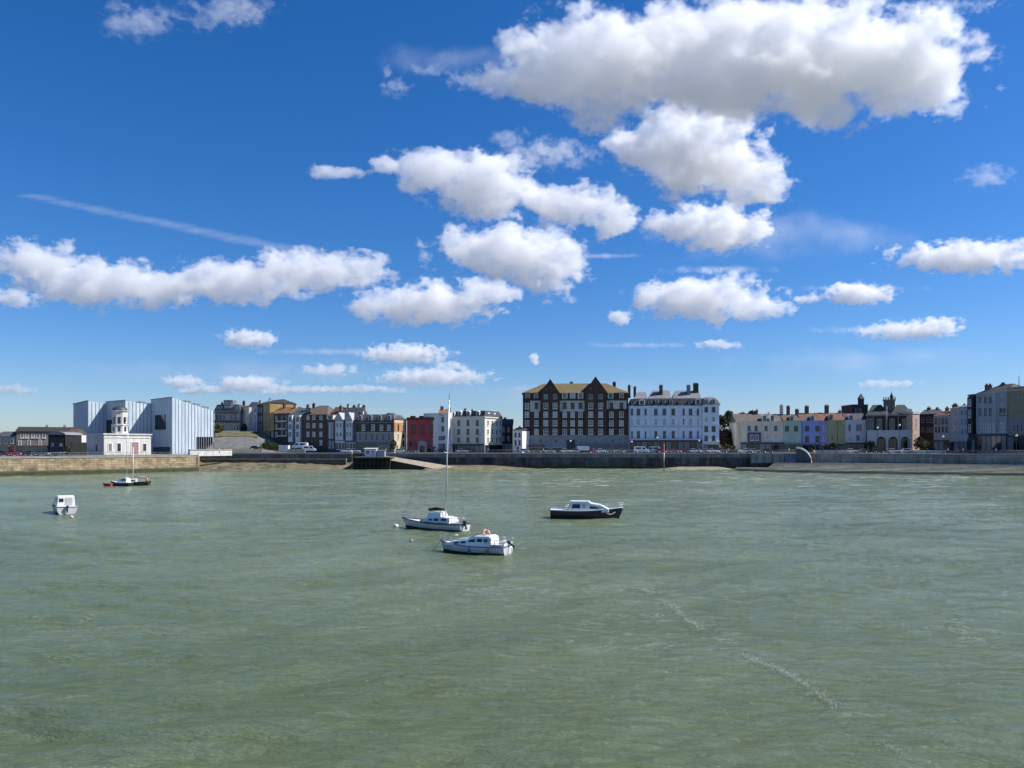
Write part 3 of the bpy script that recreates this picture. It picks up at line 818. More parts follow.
# ---- the gallery: three tall zinc and glass sheds on one skewed grid
def gallery():
    S = HC/6.0
    zinc = mat('milky_glass_cladding', (.53,.61,.68), .35, .20, .5, streak=True)
    zinc2 = mat('cladding_seam', (.28,.31,.35), .4)
    t = thing('gallery', 'tall pale steel clad art gallery of three skewed lean-to blocks', 'gallery', (-105.6*S, 240*S, ZQ))
    ox, oy = -105.6*S, 240*S
    ua = Vector((-10.2, 8)).normalized()                 # along the north front, away to the left
    ub = Vector((8, 10.2)).normalized()                  # along the lit side, away from the viewer
    def P(base, a, b): q = Vector(base)*S + ua*a*S + ub*b*S; return (q.x-ox, q.y-oy)
    specs = [((-134.4,245), 10.6, 15, (404.5,401.0), 399, 407), ((-120.9,241.5), 12.9, 15, (402.3,400.7), 399, 408), ((-105.6,240), 13, 14, (400.2,397.6), 397.6, 411)]
    for i, (B, LA, LB, (ra, rb), _, rc) in enumerate(specs):
        a, b, c, d = P(B, LA, 0), P(B, 0, 0), P(B, 0, LB), P(B, LA, LB)
        dy = [p[1]+oy for p in (a, b, c, d)]
        zt = [Z(ra, dy[0])-ZQ, Z(rb, dy[1])-ZQ, Z(rc, dy[2])-ZQ, 0]; zt[3] = zt[0] + zt[2] - zt[1]
        m = MB(); m.prism([a, b, c, d], -.5, zt); bl = m.build('gallery_block', zinc, t)
        f = MB()                                         # standing seams on the lit side and the front
        n = 13
        for k in range(n+1):
            s_ = LB*k/n; p = P(B, -.02, s_); q = P(B, .06, s_+.09); zz = zt[1] + (zt[2]-zt[1])*k/n
            pr = P(B, -.1, s_); pq = P(B, -.1, s_+.13); qr = P(B, .01, s_+.13); qp = P(B, .01, s_)
            f.prism([pr, pq, qr, qp], 0, zz-.05)
        for k in range(n):
            a_ = LA*(k+.5)/n; pr = P(B, a_, -.08); pq = P(B, a_+.07, -.08); qr = P(B, a_+.07, .01); qp = P(B, a_, .01)
            f.prism([pr, pq, qr, qp], 0, zt[1] + (zt[0]-zt[1])*k/n - .1)
        f.build('standing_seam', zinc2, bl)
        e = MB()
        e.prism([P(B, LA+.15, -.15), P(B, -.15, -.15), P(B, -.15, .25), P(B, LA+.15, .25)], [zt[0]+.003, zt[1]+.003, zt[1]+.003, zt[0]+.003], [zt[0]+.35, zt[1]+.35, zt[1]+.35, zt[0]+.35])
        e.build('roof_edge', mat('roof_edge_grey', (.20,.23,.27), .5), t)
        if i == 2:
            g = MB(); g.prism([P(B, 10.2, -.12), P(B, 3.6, -.12), P(B, 3.6, -.01), P(B, 10.2, -.01)], Z(430, 290)-ZQ, Z(415.5, 290)-ZQ); g.build('window', GLASS[0], t)
            g = MB(); g.prism([P(B, 11.5, -.12), P(B, 1.0, -.12), P(B, 1.0, -.01), P(B, 11.5, -.01)], 0.1, Z(447, 285)-ZQ); g.build('entrance_glass', GLASS[1], t)
            g = MB(); g.prism([P(B, -.12, 8.2), P(B, -.12, 13.7), P(B, -.01, 13.7), P(B, -.01, 8.2)], .1, Z(437, 292)-ZQ); sg = g.build('side_glazing', GLASS[0], t)
            g = MB()
            for k in range(8):
                s_ = 8.2 + 5.5*k/7 - .05; g.prism([P(B, -.17, s_), P(B, -.17, s_+.1), P(B, -.125, s_+.1), P(B, -.125, s_)], .1, Z(437, 292)-ZQ)
            g.build('glazing_bar', M_gfr, sg)
            g = MB(); g.prism([P(B, -3.2, 5.5), P(B, -3.2, 14.5), P(B, -.02, 14.5), P(B, -.02, 5.5)], -.4, .9); g.build('terrace', mat('terrace_pale', (.55,.55,.55), .8, .15, .6), t)
        if i == 1:
            g = MB(); g.prism([P(B, 12.2, -.12), P(B, 6.5, -.12), P(B, 6.5, -.01), P(B, 12.2, -.01)], Z(434, 290)-ZQ, Z(420, 290)-ZQ); g.build('window', GLASS[0], t)
    # rooflights along the slopes
    for (B, LB, rb, rc) in (((-105.6,240), 14, 397.6, 411), ((-120.9,241.5), 15, 400.7, 408)):
        for k in range(3):
            s_ = LB*(.35+.22*k); p = P(B, 3, s_); q = P(B, 4.2, s_+1.8)
            zt = Z(rb + (rc-rb)*(.35+.22*k), p[1]+oy) - ZQ
            g = MB(); g.prism([P(B,.8,s_), P(B,.8,s_+1.8), P(B,4.2,s_+1.8), P(B,4.2,s_)][::1], zt-1.6, zt+.6); g.build('rooflight', mat('rooflight_grey', (.16,.18,.21), .5), t)
gallery()

def droit_house():
    S = HC/6.0
    wht = mat('lime_white', (.60,.59,.54), .8, .25, .8, streak=True)
    t = thing('harbour_office', 'white square harbour office with a little domed clock tower in front of the gallery', 'harbour office', (-113.5*S, 215*S, ZQ))
    ua = Vector((-10.2, 8)).normalized(); ub = Vector((8, 10.2)).normalized()
    def P(a, b): q = (ua*a + ub*b)*S; return (q.x, q.y)
    LA, LB = 10.5, 13.3
    h = Z(435, 258) - ZQ
    m = MB(); m.prism([P(LA,0),P(0,0),P(0,LB),P(LA,LB)], -.5, h); m.build('wall', wht, t)
    m = MB(); m.prism([P(LA+.25,-.25),P(-.25,-.25),P(-.25,LB+.25),P(LA+.25,LB+.25)], h+.003, h+.45); m.build('parapet', wht, t)
    m = MB(); m.prism([P(LA+.12,-.12),P(-.12,-.12),P(-.12,LB+.12),P(LA+.12,LB+.12)], h-1.0, h-.8); m.build('cornice', wht, t)
    def opening(nm, b0, b1, z0, z1, gm, fr=True):
        g = MB(); g.prism([P(-.04,b0),P(-.04,b1),P(.02,b1),P(.02,b0)], z0, z1); o = g.build(nm, gm, t)
        if fr:
            g = MB()
            for q0, q1, w0, w1 in ((b0-.2,b0,z0,z1+.2),(b1,b1+.2,z0,z1+.2),(b0,b1,z1,z1+.2),(b0-.2,b1+.2,z0-.15,z0)):
                g.prism([P(-.1,q0),P(-.1,q1),P(-.004,q1),P(-.004,q0)], w0+.003, w1-.003)
            g.build('window_frame', M_wfr, o)
    opening('window', 1.2, 2.1, 1.3, 3.7, GLASS[2])
    opening('window', 3.6, 4.6, 1.2, 3.8, GLASS[0])
    opening('door', 7.6, 9.6, .1, 4.2, mat('pinkish_door', (.32,.20,.19), .6, .2, 1))
    opening('window', 10.9, 11.9, 1.3, 3.7, GLASS[1])
    g = MB(); g.prism([P(5.0,-.05),P(4.0,-.05),P(4.0,.02),P(5.0,.02)], 1.3, 3.4); g.build('window', GLASS[1], t)
    # tower
    c = P(3.3, 5.9); r = 2.6
    d = 215*S + c[1]
    zt = Z(410.5, d) - ZQ
    m = MB(); m.lathe([(r, h+.3), (r, zt*.66), (r+.2, zt*.66+.05), (r+.2, zt*.66+.3), (r*.93, zt*.66+.35), (r*.93, zt-.3), (r+.25, zt-.2), (r+.25, zt)], (c[0], c[1], 0), 8, smooth=False); tw = m.build('tower', wht, t)
    for k in range(8):
        a = 2*math.pi*(k+.5)/8; rr = r*.93*math.cos(math.pi/8)
        g = MB(); g.box(-.42, .42, -.06, .05, zt*.70, zt*.70+2.2); o = g.build('tower_window', GLASS[0], tw, (c[0]+rr*math.cos(a), c[1]+rr*math.sin(a), 0), (0,0,a+math.pi/2))
        g = MB(); g.box(-.36, .36, -.06, .05, h+1.2, h+2.8); o = g.build('tower_window', GLASS[1], tw, (c[0]+(rr+.18)*math.cos(a), c[1]+(rr+.18)*math.sin(a), 0), (0,0,a+math.pi/2))
    m = MB(); m.lathe([(r*.95, zt+.003), (r*.9, zt+.4), (r*.7, zt+1.0), (r*.38, zt+1.4), (.22, zt+1.6), (.14, zt+2.2), (.02, zt+2.7)], (c[0], c[1], 0), 12); m.build('dome', mat('dome_lead', (.05,.055,.065), .5), t)
droit_house()

# ---- brown hotel
def brown_hotel():
    H = House('brown_hotel', 'tall dark brown brick hotel with two pointed gables and an olive tiled roof', 522.8, 286, 628.2, 284, 15, cat='hotel')
    br = mat('dark_brick', (.085,.048,.036), .9, .35, .7)
    rnd = mat('pale_render', (.52,.50,.47), .85, .2, .6)
    H.walls(br, 393)
    H.block('ground_floor', mat('grey_stone_base', (.27,.29,.32), .85, .25, .5), 522.6, 628.4, 436, 453.5, -.22, .5)
    H.band(435.6, .9, M_cope, .4); H.band(399.8, .8, mat('dark_cornice', (.06,.05,.045), .7), .45)
    for a, b, r1 in ((530, 540.4, 411.4), (559.8, 584.6, 411.4), (606.6, 626.5, 409)):
        H.block('render_band', rnd, a, b, 400.6, r1, -.08, .1)
    H.roof('hip', mat('olive_tile', (.16,.115,.05), .85, .25, .5, bump=.3, bscale=3), 383.5, .5)
    for (a, b, ap, rt, re) in ((541, 559.4, 550.2, 380, 393.5), (585, 606.2, 595.3, 377.7, 392.5)):
        u0, u1, um = H.u(a), H.u(b), H.u(ap); e, t = H.z(re), H.z(rt)
        m = MB(); m.box(u0, u1, -.9, .2, H.z(435.2), e-.004)
        m.add([(u0,-.9,e),(u1,-.9,e),(um,-.9,t),(u0,7.5,e),(u1,7.5,e),(um,7.5,t)], [(0,1,2),(3,5,4),(0,2,5,3),(1,4,5,2),(0,3,4,1)])
        m.build('gable_bay', br, H.root)
        m = MB()
        for sx in (-1, 1):
            uo = u0-.35 if sx < 0 else u1+.35
            vs = [(uo,-1.15,e-.45),(um,-1.15,t+.1),(um,7.6,t+.1),(uo,7.6,e-.45)]
            m.add(vs + [(x,y,z+.28) for x,y,z in vs], [(0,3,2,1),(4,5,6,7),(0,1,5,4),(1,2,6,5),(2,3,7,6),(3,0,4,7)])
        m.build('gable_roof', mat('gable_slate', (.06,.05,.04), .8, .3, .8), H.root)
        H.win((u0+um)/2+.15, H.z(390.5), 1.0, 1.2, M_dfr, 'sash', (0,), -.9, )
        g = MB(); g.box(um-.4, um+.4, -1.0, -.904, H.z(388.5), H.z(385.5)); g.build('attic_vent', M_dfr, H.root)
    cols_g = (545.8, 555), (590.6, 600.5)
    flat_cols = (527, 536.5, 564.7, 572.6, 580.5, 611.4, 621.4)
    bot = [(411.6, 417.4), (420.2, 426), (428.8, 434.6)]
    H.windows(flat_cols, bot, 4.4, M_wfr, 'grid', (2,3,3,1))
    H.windows((536.5, 564.7, 572.6, 580.5, 611.4, 621.4), [(402.6, 408.6)], 3.4, M_dfr, 'grid', (0,0,1), v=-.08)
    H.windows((527,), [(403, 409)], 4.2, M_wfr, 'grid', (2,3))
    for c in cols_g: H.windows(c, [(403, 409)] + bot, 4.6, M_wfr, 'grid', (2,2,3,1), v=-.9)
    for c in cols_g: H.windows(c, [(394.4, 399)], 4.0, M_gfr, 'case', (1,2), v=-.9)
    for px in (527.5, 536, 564.7, 572.6, 580.5, 610.5, 621.3): H.dormer(px, 393, 398.6, 5.4, M_wfr if 560 < px < 615 else br, glass=(1,2,3), v=-.35, peak=False)
    # ground floor openings and awnings
    for px in (530, 541, 546, 556, 577, 590, 602, 613, 622):
        H.windows((px,), [(439, 443.5)], 3.2, M_gfr, 'case', (0,1,2), v=-.22)
    H.block('entrance', M_shop, 567, 575, 440, 452, -.5, -.225)
    H.block('canopy', M_dfr, 520.5, 545, 445.6, 446.4, -1.5, -.225)
    H.block('canopy', mat('grey_canopy', (.2,.21,.24), .7), 576, 628, 444.8, 445.5, -1.3, -.225)
    H.shopfront(524, 566, 446.6, 453, M_shop, M_gfr, 8)
    for u_ in (H.u(563), H.u(583)): pass
    H.pipe(562, 400); H.pipe(608.5, 400)
    H.chimney(630.5, 384.5, 396, 2.6, mat('red_brick', (.20,.08,.05), .9, .3, 1), v=5, pots=3)
    H.chimney(616, 381.5, 386, 3, br, v=8, pots=4)
    H.chimney(572, 381.5, 386, 3, br, v=9, pots=4)
    H.side_windows((4, 8, 12), (6, 9.2, 12.3), 1.3, 1.9)
brown_hotel()

def blue_hotel():
    H = House('pale_blue_hotel', 'long white hotel tinted pale blue by shade, with dark mansard roof and grey roof gables', 628.8, 283, 702.5, 280, 14, cat='hotel')
    pb = mat('shade_blue_white', (.64,.72,.85), .75, .10, .5, streak=True)  # white front: its bluish shade is put into the paint colour
    H.walls(pb, 406.4)
    H.band(406.3, .9, pb, .45); H.band(416.6, .5, pb, .15, 'string_course'); H.band(426.8, .9, mat('pale_blue_band', (.42,.50,.66), .7), .25, 'string_course')
    H.roof('mansard', mat('purple_slate', (.05,.045,.06), .7, .3, .8), 398.6, .3)
    trio = (632, 638.4, 645.6, 655.8, 664.4, 673.2, 683.6, 690.6, 697.8)
    for px in trio:
        w = 1.9 if px in (632, 645.6, 683.6, 697.8) else 3.4
        H.windows((px,), [(408.6, 415)], w, M_dfr if px > 0 else None, 'sash', (0,0,1))
        H.windows((px,), [(418.6, 425)], w, M_wfr, 'sash', (3,) if px != 683.6 else (0,))
        H.windows((px,), [(431, 438.6)], w, M_gfr, 'sash', (0,0,1))
    # pitched lead roofs behind the mansard
    M_lr = mat('pale_roof', (.20,.20,.215), .7, .2, .6)
    for (a, b, rr) in ((634, 648, 391.5), (649, 672, 390.2), (673, 702, 390.5)):
        u0, u1 = H.u(a), H.u(b); e = H.z(398.4, v=1.3); t = H.z(rr, v=6)
        m = MB(); m.add([(u0,1.6,e),(u1,1.6,e),(u1,12.4,e),(u0,12.4,e),(u0+1.6,7,t),(u1-.4,7,t)], [(0,3,2,1),(0,1,5,4),(2,3,4,5),(0,4,3),(1,2,5)])
        m.build('pitched_roof', M_lr, H.root)
    for px in (657, 664, 671): H.dormer(px, 399.6, 403.2, 3.0, M_lead, v=.3)
    H.dormer(642, 400.5, 405, 6, M_wfr, v=.0); H.dormer(698, 399.5, 404.5, 5, M_wfr, v=.0)
    for px in (633, 650, 680, 690): H.dormer(px, 400.6, 404.4, 3.2, M_slate, v=.3)
    H.chimney(662, 384.6, 397, 3.2, M_brick, v=5, pots=4, depth=2.2)
    H.chimney(690, 384.6, 395, 3.2, mat('blue_grey_stack', (.20,.23,.28), .8, .2, 1), v=5, pots=4, depth=2.2)
    H.chimney(697.8, 382.6, 395, 5.0, mat('mossy_stack', (.06,.065,.035), .9, .4, 1), v=6, pots=6, depth=1.4)
    H.chimney(635.5, 386, 395, 2.6, M_brick, v=6, pots=3)
    H.shopfront(629.5, 702, 440.2, 452, M_shop, mat('fascia_dark_red', (.10,.04,.035), .5), 12)
    H.block('balcony', mat('balcony_blue', (.5,.57,.68), .7), 629.5, 702, 438.8, 440, -.9, -.004)
    H.pipe(629.8, 407); H.pipe(650.5, 407, M_wfr); H.pipe(678.5, 407, M_wfr)
    C = House('corner_house', 'pale blue corner house with a rounded slate roof ending the pale blue hotel', 702.7, 279, 719.2, 279, 14, cat='house')
    C.walls(mat('paler_shade_blue', (.66,.73,.83), .75, .1, .5, streak=True), 405.6)  # same bluish shade put into the corner's white
    C.band(405.4, .9, pb, .4); C.band(424.6, .6, pb, .2, 'string_course'); C.band(442, 1.2, M_wfr, .5, 'fascia')
    C.windows((706.2, 713.6), [(407, 412)], 3.4, M_dfr, 'sash', (0,)); C.windows((706.2, 713.6), [(417, 422)], 3.2, M_wfr, 'sash', (3,2))
    C.windows((706.2, 713.6), [(426, 431.6)], 3.6, M_dfr, 'sash', (0,)); C.windows((706.2, 713.6), [(435.6, 440.6)], 3.4, M_dfr, 'sash', (0,1))
    u0, u1 = -.35, C.W+.35
    m = MB(); e = C.h; prof = [(0, 0), (.05, .5), (.16, 1.1), (.30, 1.6), (.5, 1.85)]
    vs = []; fs = []
    for f_, zz in prof:
        i = f_*6; ys = f_*9
        vs += [(u0+i*.8, -.35+ys*.5, e+.004+zz*1.75), (u1-i*.8, -.35+ys*.5, e+.004+zz*1.75), (u1-i*.8, C.D+.3-ys*.5, e+.004+zz*1.75), (u0+i*.8, C.D+.3-ys*.5, e+.004+zz*1.75)]
    for i in range(4):
        for k in range(4): fs.append((i*4+k, i*4+(k+1) % 4, (i+1)*4+(k+1) % 4, (i+1)*4+k))
    fs += [(3,2,1,0), (16,17,18,19)]
    m.add(vs, fs); C.rf = m.build('roof', mat('round_slate', (.17,.17,.19), .7, .3, .8), C.root)
    C.dormer(706.5, 400, 404.4, 3.6, M_lead, v=-.1); C.dormer(713.5, 400, 404.4, 3.6, M_lead, v=-.1)
    C.side_windows((4, 9), (5.5, 9, 12.3), 1.2, 2)
    C.shopfront(703.5, 718.6, 443, 452, M_shop, M_wfr, 3)
blue_hotel()
# ---- left town, from the gallery to the brown hotel
def hill_houses():
    H = House('grey_guest_house', 'broad grey guest house with dark balconies on the hill beside the gallery', 214.5, 318, 239.6, 318, 14, 12.6)
    gp = mat('grey_render', (.42,.42,.43), .85, .25, .5)
    H.walls(gp, 411.6); H.roof('mansard', M_slate, 404.5, .3)
    H.block('roof_turret', mat('turret_grey', (.17,.17,.19), .8, .2, 1), 223.5, 232.5, 400, 411, .2, 5)
    H.windows((226, 230), [(402.5, 407)], 2.4, M_wfr, v=.2)
    for px in (217.5, 220.8, 235.5): H.dormer(px, 406, 410, 3, M_slate)
    H.block('balcony', M_dfr, 214.6, 227.5, 420.8, 422.4, -1.6, -.005); H.block('balcony', M_dfr, 229, 239, 420.8, 422.4, -1.6, -.005)
    H.block('balcony_roof', M_dfr, 214.6, 239, 412.6, 413.4, -1.6, -.005)
    H.windows((217, 220.5, 224, 231.5, 235.5), [(414.6, 420)], 2.6, M_gfr, 'case', (0,0,1)); H.windows((231, 234.5, 237.5), [(424.6, 430)], 2.2, M_wfr, 'sash', (0,1))
    H.windows((218, 223), [(425, 430)], 2.6, M_gfr, 'case', (0,)); H.pipe(228, 412, M_wfr)
    H.chimney(216, 401.5, 406, 2, M_brick, pots=2); H.chimney(238, 400.5, 406, 2.2, M_brick, pots=3)
    G = House('pale_gabled_house', 'narrow pale cream house with a sunlit gable beside the grey guest house', 240.8, 322, 249, 316, 12, 12.3)
    G.walls(mat('cream_gable', (.66,.58,.46), .85, .15, .6), 407)
    G.roof('gable', M_tile, 403.4, .2); G.block('doorway', M_shop, 242.5, 246.4, 424.4, 432.5, -.3, -.004)
    G.windows((244.5,), [(410, 414)], 2.2, M_wfr); G.windows((242, 247.4), [(416.5, 421)], 1.8, M_wfr)
    B = House('lilac_town_house', 'narrow lilac grey town house between the cream gable and the ochre house', 249.2, 317, 257.4, 317, 12, 12.0)
    B.walls(mat('lilac_grey', (.56,.56,.62), .8, .2, .6), 405.6); B.roof('mansard', M_slate, 402, .15)
    B.windows((251.4, 255.2), [(408, 412.4), (415, 419.6), (422.4, 427)], 1.9, M_wfr)
    B.chimney(256.8, 400.2, 404, 2, M_stonew, pots=3, v=4)
    O = House('ochre_house', 'tall ochre house with a dark front and a sunlit gable end', 257.6, 318, 269.8, 308, 11, 11.4)
    oc = mat('ochre_render', (.40,.27,.10), .85, .3, .7)
    O.walls(oc, 403.5); O.roof('gable', M_slate, 399.8, .25)
    O.block('dark_front', mat('dark_boarding', (.05,.055,.07), .8, .3, 1, streak=True), 257.9, 263, 404.5, 430, -.12, -.004)
    O.windows((259.4, 261.8), [(407, 412), (416, 421), (424, 429)], 1.5, M_wfr, 'sash', (0,1), v=-.12)
    O.windows((265.2, 268.2), [(407, 412), (416, 421), (425, 430)], 1.8, M_wfr, 'sash', (0,1))
    O.chimney(260.5, 397.5, 402, 2.2, M_stonew, pots=3, v=4)
    T = House('balcony_house', 'dark terraced house with stacked balconies below the ochre gable', 270, 305, 289, 300, 12, 7.5)
    T.walls(mat('dark_umber', (.085,.07,.055), .85, .35, .7), 413.5); T.roof('gable', mat('warm_tile', (.22,.11,.06), .85, .3, .8), 407, .3)
    bl = mat('balcony_white', (.6,.6,.6), .7)
    for r in (421, 428.4, 435.4): T.block('balcony', bl, 279.5, 288.6, r, r+1.1, -1.4, -.005)
    T.windows((272.5, 276.5), [(416, 421), (424, 429), (432, 437)], 2.3, M_wfr, 'sash', (0,1,2)); T.windows((282, 286.4), [(415.6, 420.8), (423, 428.2), (430, 435.2)], 2.6, M_gfr, 'case', (0,))
    T.block('render_panel', oc, 270.2, 274, 412.5, 431, -.1, -.004)
    T.chimney(286, 404, 410, 3.4, M_stonew, pots=4, v=5); T.chimney(275, 402.5, 408, 2.4, M_tile, pots=2, v=5)
    Wb = House('white_bay_house', 'house with two white window bays under a blue slate roof by the brown brick house', 289.2, 299, 302.6, 297, 12, 6.6)
    Wb.walls(mat('shadow_grey', (.16,.17,.18), .85, .25, .7), 416); Wb.roof('gable', mat('blue_slate', (.06,.09,.11), .7, .3, .8), 408, .25)
    for a, b in ((289.8, 293.6), (296.8, 301.4)):
        Wb.block('bay', M_wfr, a, b, 415.4, 442, -1.0, -.004)
        Wb.windows(((a+b)/2,), [(417, 421.6), (424.4, 429), (432, 436.6)], 3.0, M_gfr, 'case', (1,2), v=-1.0)
    Wb.windows((295.2,), [(417, 421), (424.4, 428.6)], 1.4, M_gfr)
    Wb.chimney(302, 404, 412, 2.8, mat('pink_brick', (.34,.17,.13), .9, .2, 1), pots=3, v=4)
    N = House('brown_brick_house', 'brown brick house with a broad brown tiled roof behind the white camper van', 303, 296, 327, 294, 15, 6.0)
    bb = mat('umber_brick', (.10,.075,.055), .9, .35, .7)
    N.walls(bb, 414.6); N.roof('hip', mat('umber_tile', (.11,.085,.065), .85, .25, .7), 405.5, .4)
    N.windows((308, 314, 321), [(415.6, 419.4), (423.2, 427.6), (431.6, 436.4)], 3.0, M_wfr, 'sash', (2,3,3)); N.windows((321,), [(440, 445)], 3, M_wfr, 'sash', (3,)); N.windows((306, 312), [(440, 445)], 2.6, M_dfr, 'sash', (0,1))
    N.dormer(309, 408.8, 412.6, 4, bb); N.chimney(305, 402.6, 409, 2.6, M_brick, pots=3); N.band(429.6, .5, mat('brick_band', (.07,.05,.04), .9), .1)
    Wt = House('white_window_house', 'slim house with tall white windows and a big white dormer beside the brown brick house', 327.2, 293, 335.4, 292, 13, 5.8)
    Wt.walls(mat('slim_grey', (.10,.10,.11), .85, .3, .8), 419.8); Wt.roof('gable', M_tile, 407, .2); Wt.dormer(330.3, 415.4, 419.6, 7, M_wfr, v=-.2, peak=False)
    Wt.windows((329.8, 332.4), [(422.4, 438), ], 2.0, M_wfr, 'grid', (2,3)); Wt.windows((329.8, 333), [(441, 448)], 2.2, M_wfr, 'grid', (1,2))
    Wt.chimney(335.6, 405, 414, 2.8, mat('orange_brick', (.32,.13,.07), .9, .25, 1), pots=3, v=4)
    Q = House('white_bay_terrace', 'pair of white bay fronted houses with pointed slate gables next to the mansard house', 335.6, 291, 356.2, 289, 13, 5.4)
    Q.walls(mat('dusk_blue_render', (.12,.13,.16), .85, .25, .7), 420.6); Q.roof('gable', M_slate, 407.5, .25)
    for a, b in ((336.6, 344), (347, 353.4)):
        Q.block('bay', mat('bay_white', (.58,.60,.64), .7, .12, .8), a, b, 420.8, 440.5, -1.1, -.004)
        mpx = (a+b)/2; q = (b-a)/4
        Q.windows((mpx-q*.95, mpx+q*.95), [(423, 427.6), (432, 436.6)], 2.5, M_wfr, 'sash', (0,0,1), v=-1.1)
        u0, u1 = Q.u(a)-.25, Q.u(b)+.25; e = Q.z(420.6); t = Q.z(412.5)
        m = MB(); m.add([(u0,-1.3,e),(u1,-1.3,e),((u0+u1)/2,-1.3,t),(u0,5,e),(u1,5,e),((u0+u1)/2,5,t)], [(0,1,2),(3,5,4),(0,2,5,3),(1,4,5,2),(0,3,4,1)]); m.build('bay_gable', mat('gable_white', (.40,.40,.44), .8, .2, .8), Q.root)
    Q.shopfront(336, 345, 441.2, 450, mat('white_shopfront', (.55,.57,.62), .6, .1, 1), M_wfr, 3); Q.shopfront(346.5, 356, 442, 451, mat('white_shopfront', (.55,.57,.62)), M_gfr, 3)
    for i, px in enumerate((340, 346, 351, 356)): Q.chimney(px, 403.6 + (i % 2), 410, 2.4, M_brick if i % 2 else M_stonew, pots=3, v=7)
hill_houses()

def mid_houses():
    D = House('mansard_house', 'three storey house with a dormered mansard roof and grey lower floors beside the red building', 356.5, 288, 394, 285, 12, 5.3)
    D.walls(mat('mixed_grey', (.27,.28,.29), .85, .2, .5), 421.4); D.roof('mansard', mat('mauve_slate', (.13,.12,.13), .75, .25, .8), 414.4, .2)
    D.block('upper_storey', mat('dark_olive_brick', (.075,.065,.045), .9, .3, .8), 356.6, 393.9, 423, 432, -.1, -.004)
    D.band(421.6, 1.0, mat('dark_eave', (.04,.035,.04), .7), .35)
    for px in (360, 370, 379.5, 389): D.dormer(px, 416, 420.4, 3.8, M_lead, glass=(0,), v=0.1)
    D.windows((363.5, 373.3, 381.6, 389), [(424.6, 430.4)], 3.6, M_wfr, 'grid', (2,2,0), v=-.1); D.windows((360, 366, 372, 377, 383, 389), [(434, 440.6)], 3.0, M_gfr, 'sash', (0,1,2)); D.band(432.4, .6, M_stonew, .2)
    D.shopfront(357, 394, 443, 451.5, mat('grey_shop', (.22,.24,.25), .7, .2, 1), mat('fascia_green', (.09,.12,.11), .5), 7)
    D.chimney(357, 409.6, 417, 2.6, M_stonew, pots=4, v=5)
    E = House('ochre_corner_house', 'narrow sunlit corner house with an orange top floor and cream walls', 394.2, 285, 406.4, 290, 10, 5.3)
    E.walls(mat('sunlit_cream', (.62,.53,.36), .85, .15, .7), 419.5)  # mansard house's sunlit right face: sunlight put into the cream and orange
    E.block('orange_storey', mat('sunlit_orange', (.52,.24,.08), .85, .2, .7), 394.4, 406.2, 422.6, 432, -.08, -.004)
    E.roof('hip', M_slate, 412.8, .25); E.windows((398.2,), [(424.4, 430)], 1.7, M_dfr, 'sash', (0,), v=-.08); E.windows((402.8,), [(424.4, 430)], 2.2, M_wfr, 'sash', (0,), v=-.08)
    E.windows((403.2,), [(433.6, 438), (440.4, 446)], 2.4, M_dfr, 'sash', (0,)); E.windows((398.2,), [(434, 439), ], 1.6, M_wfr)
    Rd = House('red_building', 'dark red painted building with three tall windows and an arched entrance', 407, 289, 438, 288, 13, 5.3, cat='building')
    rd = mat('oxblood_paint', (.42,.075,.085), .75, .2, .6, streak=True)
    Rd.walls(rd, 419.4); Rd.roof('flat', mat('red_parapet', (.17,.035,.035), .8, .2, .6), 417.4, .2)
    Rd.band(420.2, .8, rd, .35); Rd.band(436.4, .8, rd, .25, 'string_course')
    Rd.windows((413.4, 422.4, 431.4), [(424.4, 433.6)], 4.0, mat('red_frame', (.10,.02,.02), .6), 'grid', (0,))
    for px in (408, 418, 427, 437): Rd.block('pilaster', rd, px-.6, px+.6, 420.8, 436, -.2, -.004)
    u = Rd.u(422.5); w = 9*Rd.k/2; m = MB(); pr = [(u-w, .02), (u+w, .02)] + [(u+w*math.cos(a), Rd.z(444)+w*.75*math.sin(a)) for a in np.linspace(0, math.pi, 11)]
    n = len(pr); m.add([(x,-.3,z) for x,z in pr] + [(x,-.004,z) for x,z in pr], [tuple(range(n)), tuple(range(n,2*n))[::-1]] + [(i,n+i,n+(i+1)%n,(i+1)%n) for i in range(n)]); m.build('arched_entrance', mat('pale_entrance', (.34,.36,.35), .7, .2, 1), Rd.root)
    m = MB(); m.box(u-w*.55, u+w*.55, -.34, -.304, .03, 2.6); m.build('door', GLASS[0], Rd.root)
    Rd.windows((410.5, 415, 430.6, 435), [(440, 446)], 2.6, M_dfr, 'case', (0,1)); Rd.shopfront(428, 437.6, 446.8, 452, M_shop, rd, 3)
    for px in (411, 420, 430): Rd.block('roof_planter', mat('roof_plant_green', (.05,.07,.035), .9, .4, 3), px-2, px+3, 415.6, 417.6, 2, 3)
    Fh = House('narrow_white_house', 'narrow white blue house with a brick roof between red building and cream hotel', 438.3, 286, 448.6, 286, 12, 5.3)
    Fh.walls(mat('cool_white', (.58,.62,.70), .75, .12, .7), 415.4); Fh.roof('gable', mat('orange_tile', (.24,.12,.06), .85, .3, .8), 409.4, .15)
    Fh.windows((443.6,), [(417, 422), (426, 431)], 4.0, M_dfr, 'sash', (0,)); Fh.shopfront(438.6, 448.2, 434.4, 440, mat('blue_shop', (.10,.13,.2), .5), M_wfr, 2); Fh.shopfront(438.6, 448.2, 442, 452, M_shop, M_wfr, 2)
    Fh.chimney(440.5, 405.6, 411, 3, M_brick, pots=3); Fh.chimney(448, 406.6, 411, 2.2, M_brick, pots=2)
    Wn = House('white_side_wall', 'very narrow sunlit white side wall squeezed beside the cream corner hotel', 448.8, 285, 452, 287, 11, 5.3)  # stands for a neighbour's sunlit side wall, brightness put into its white
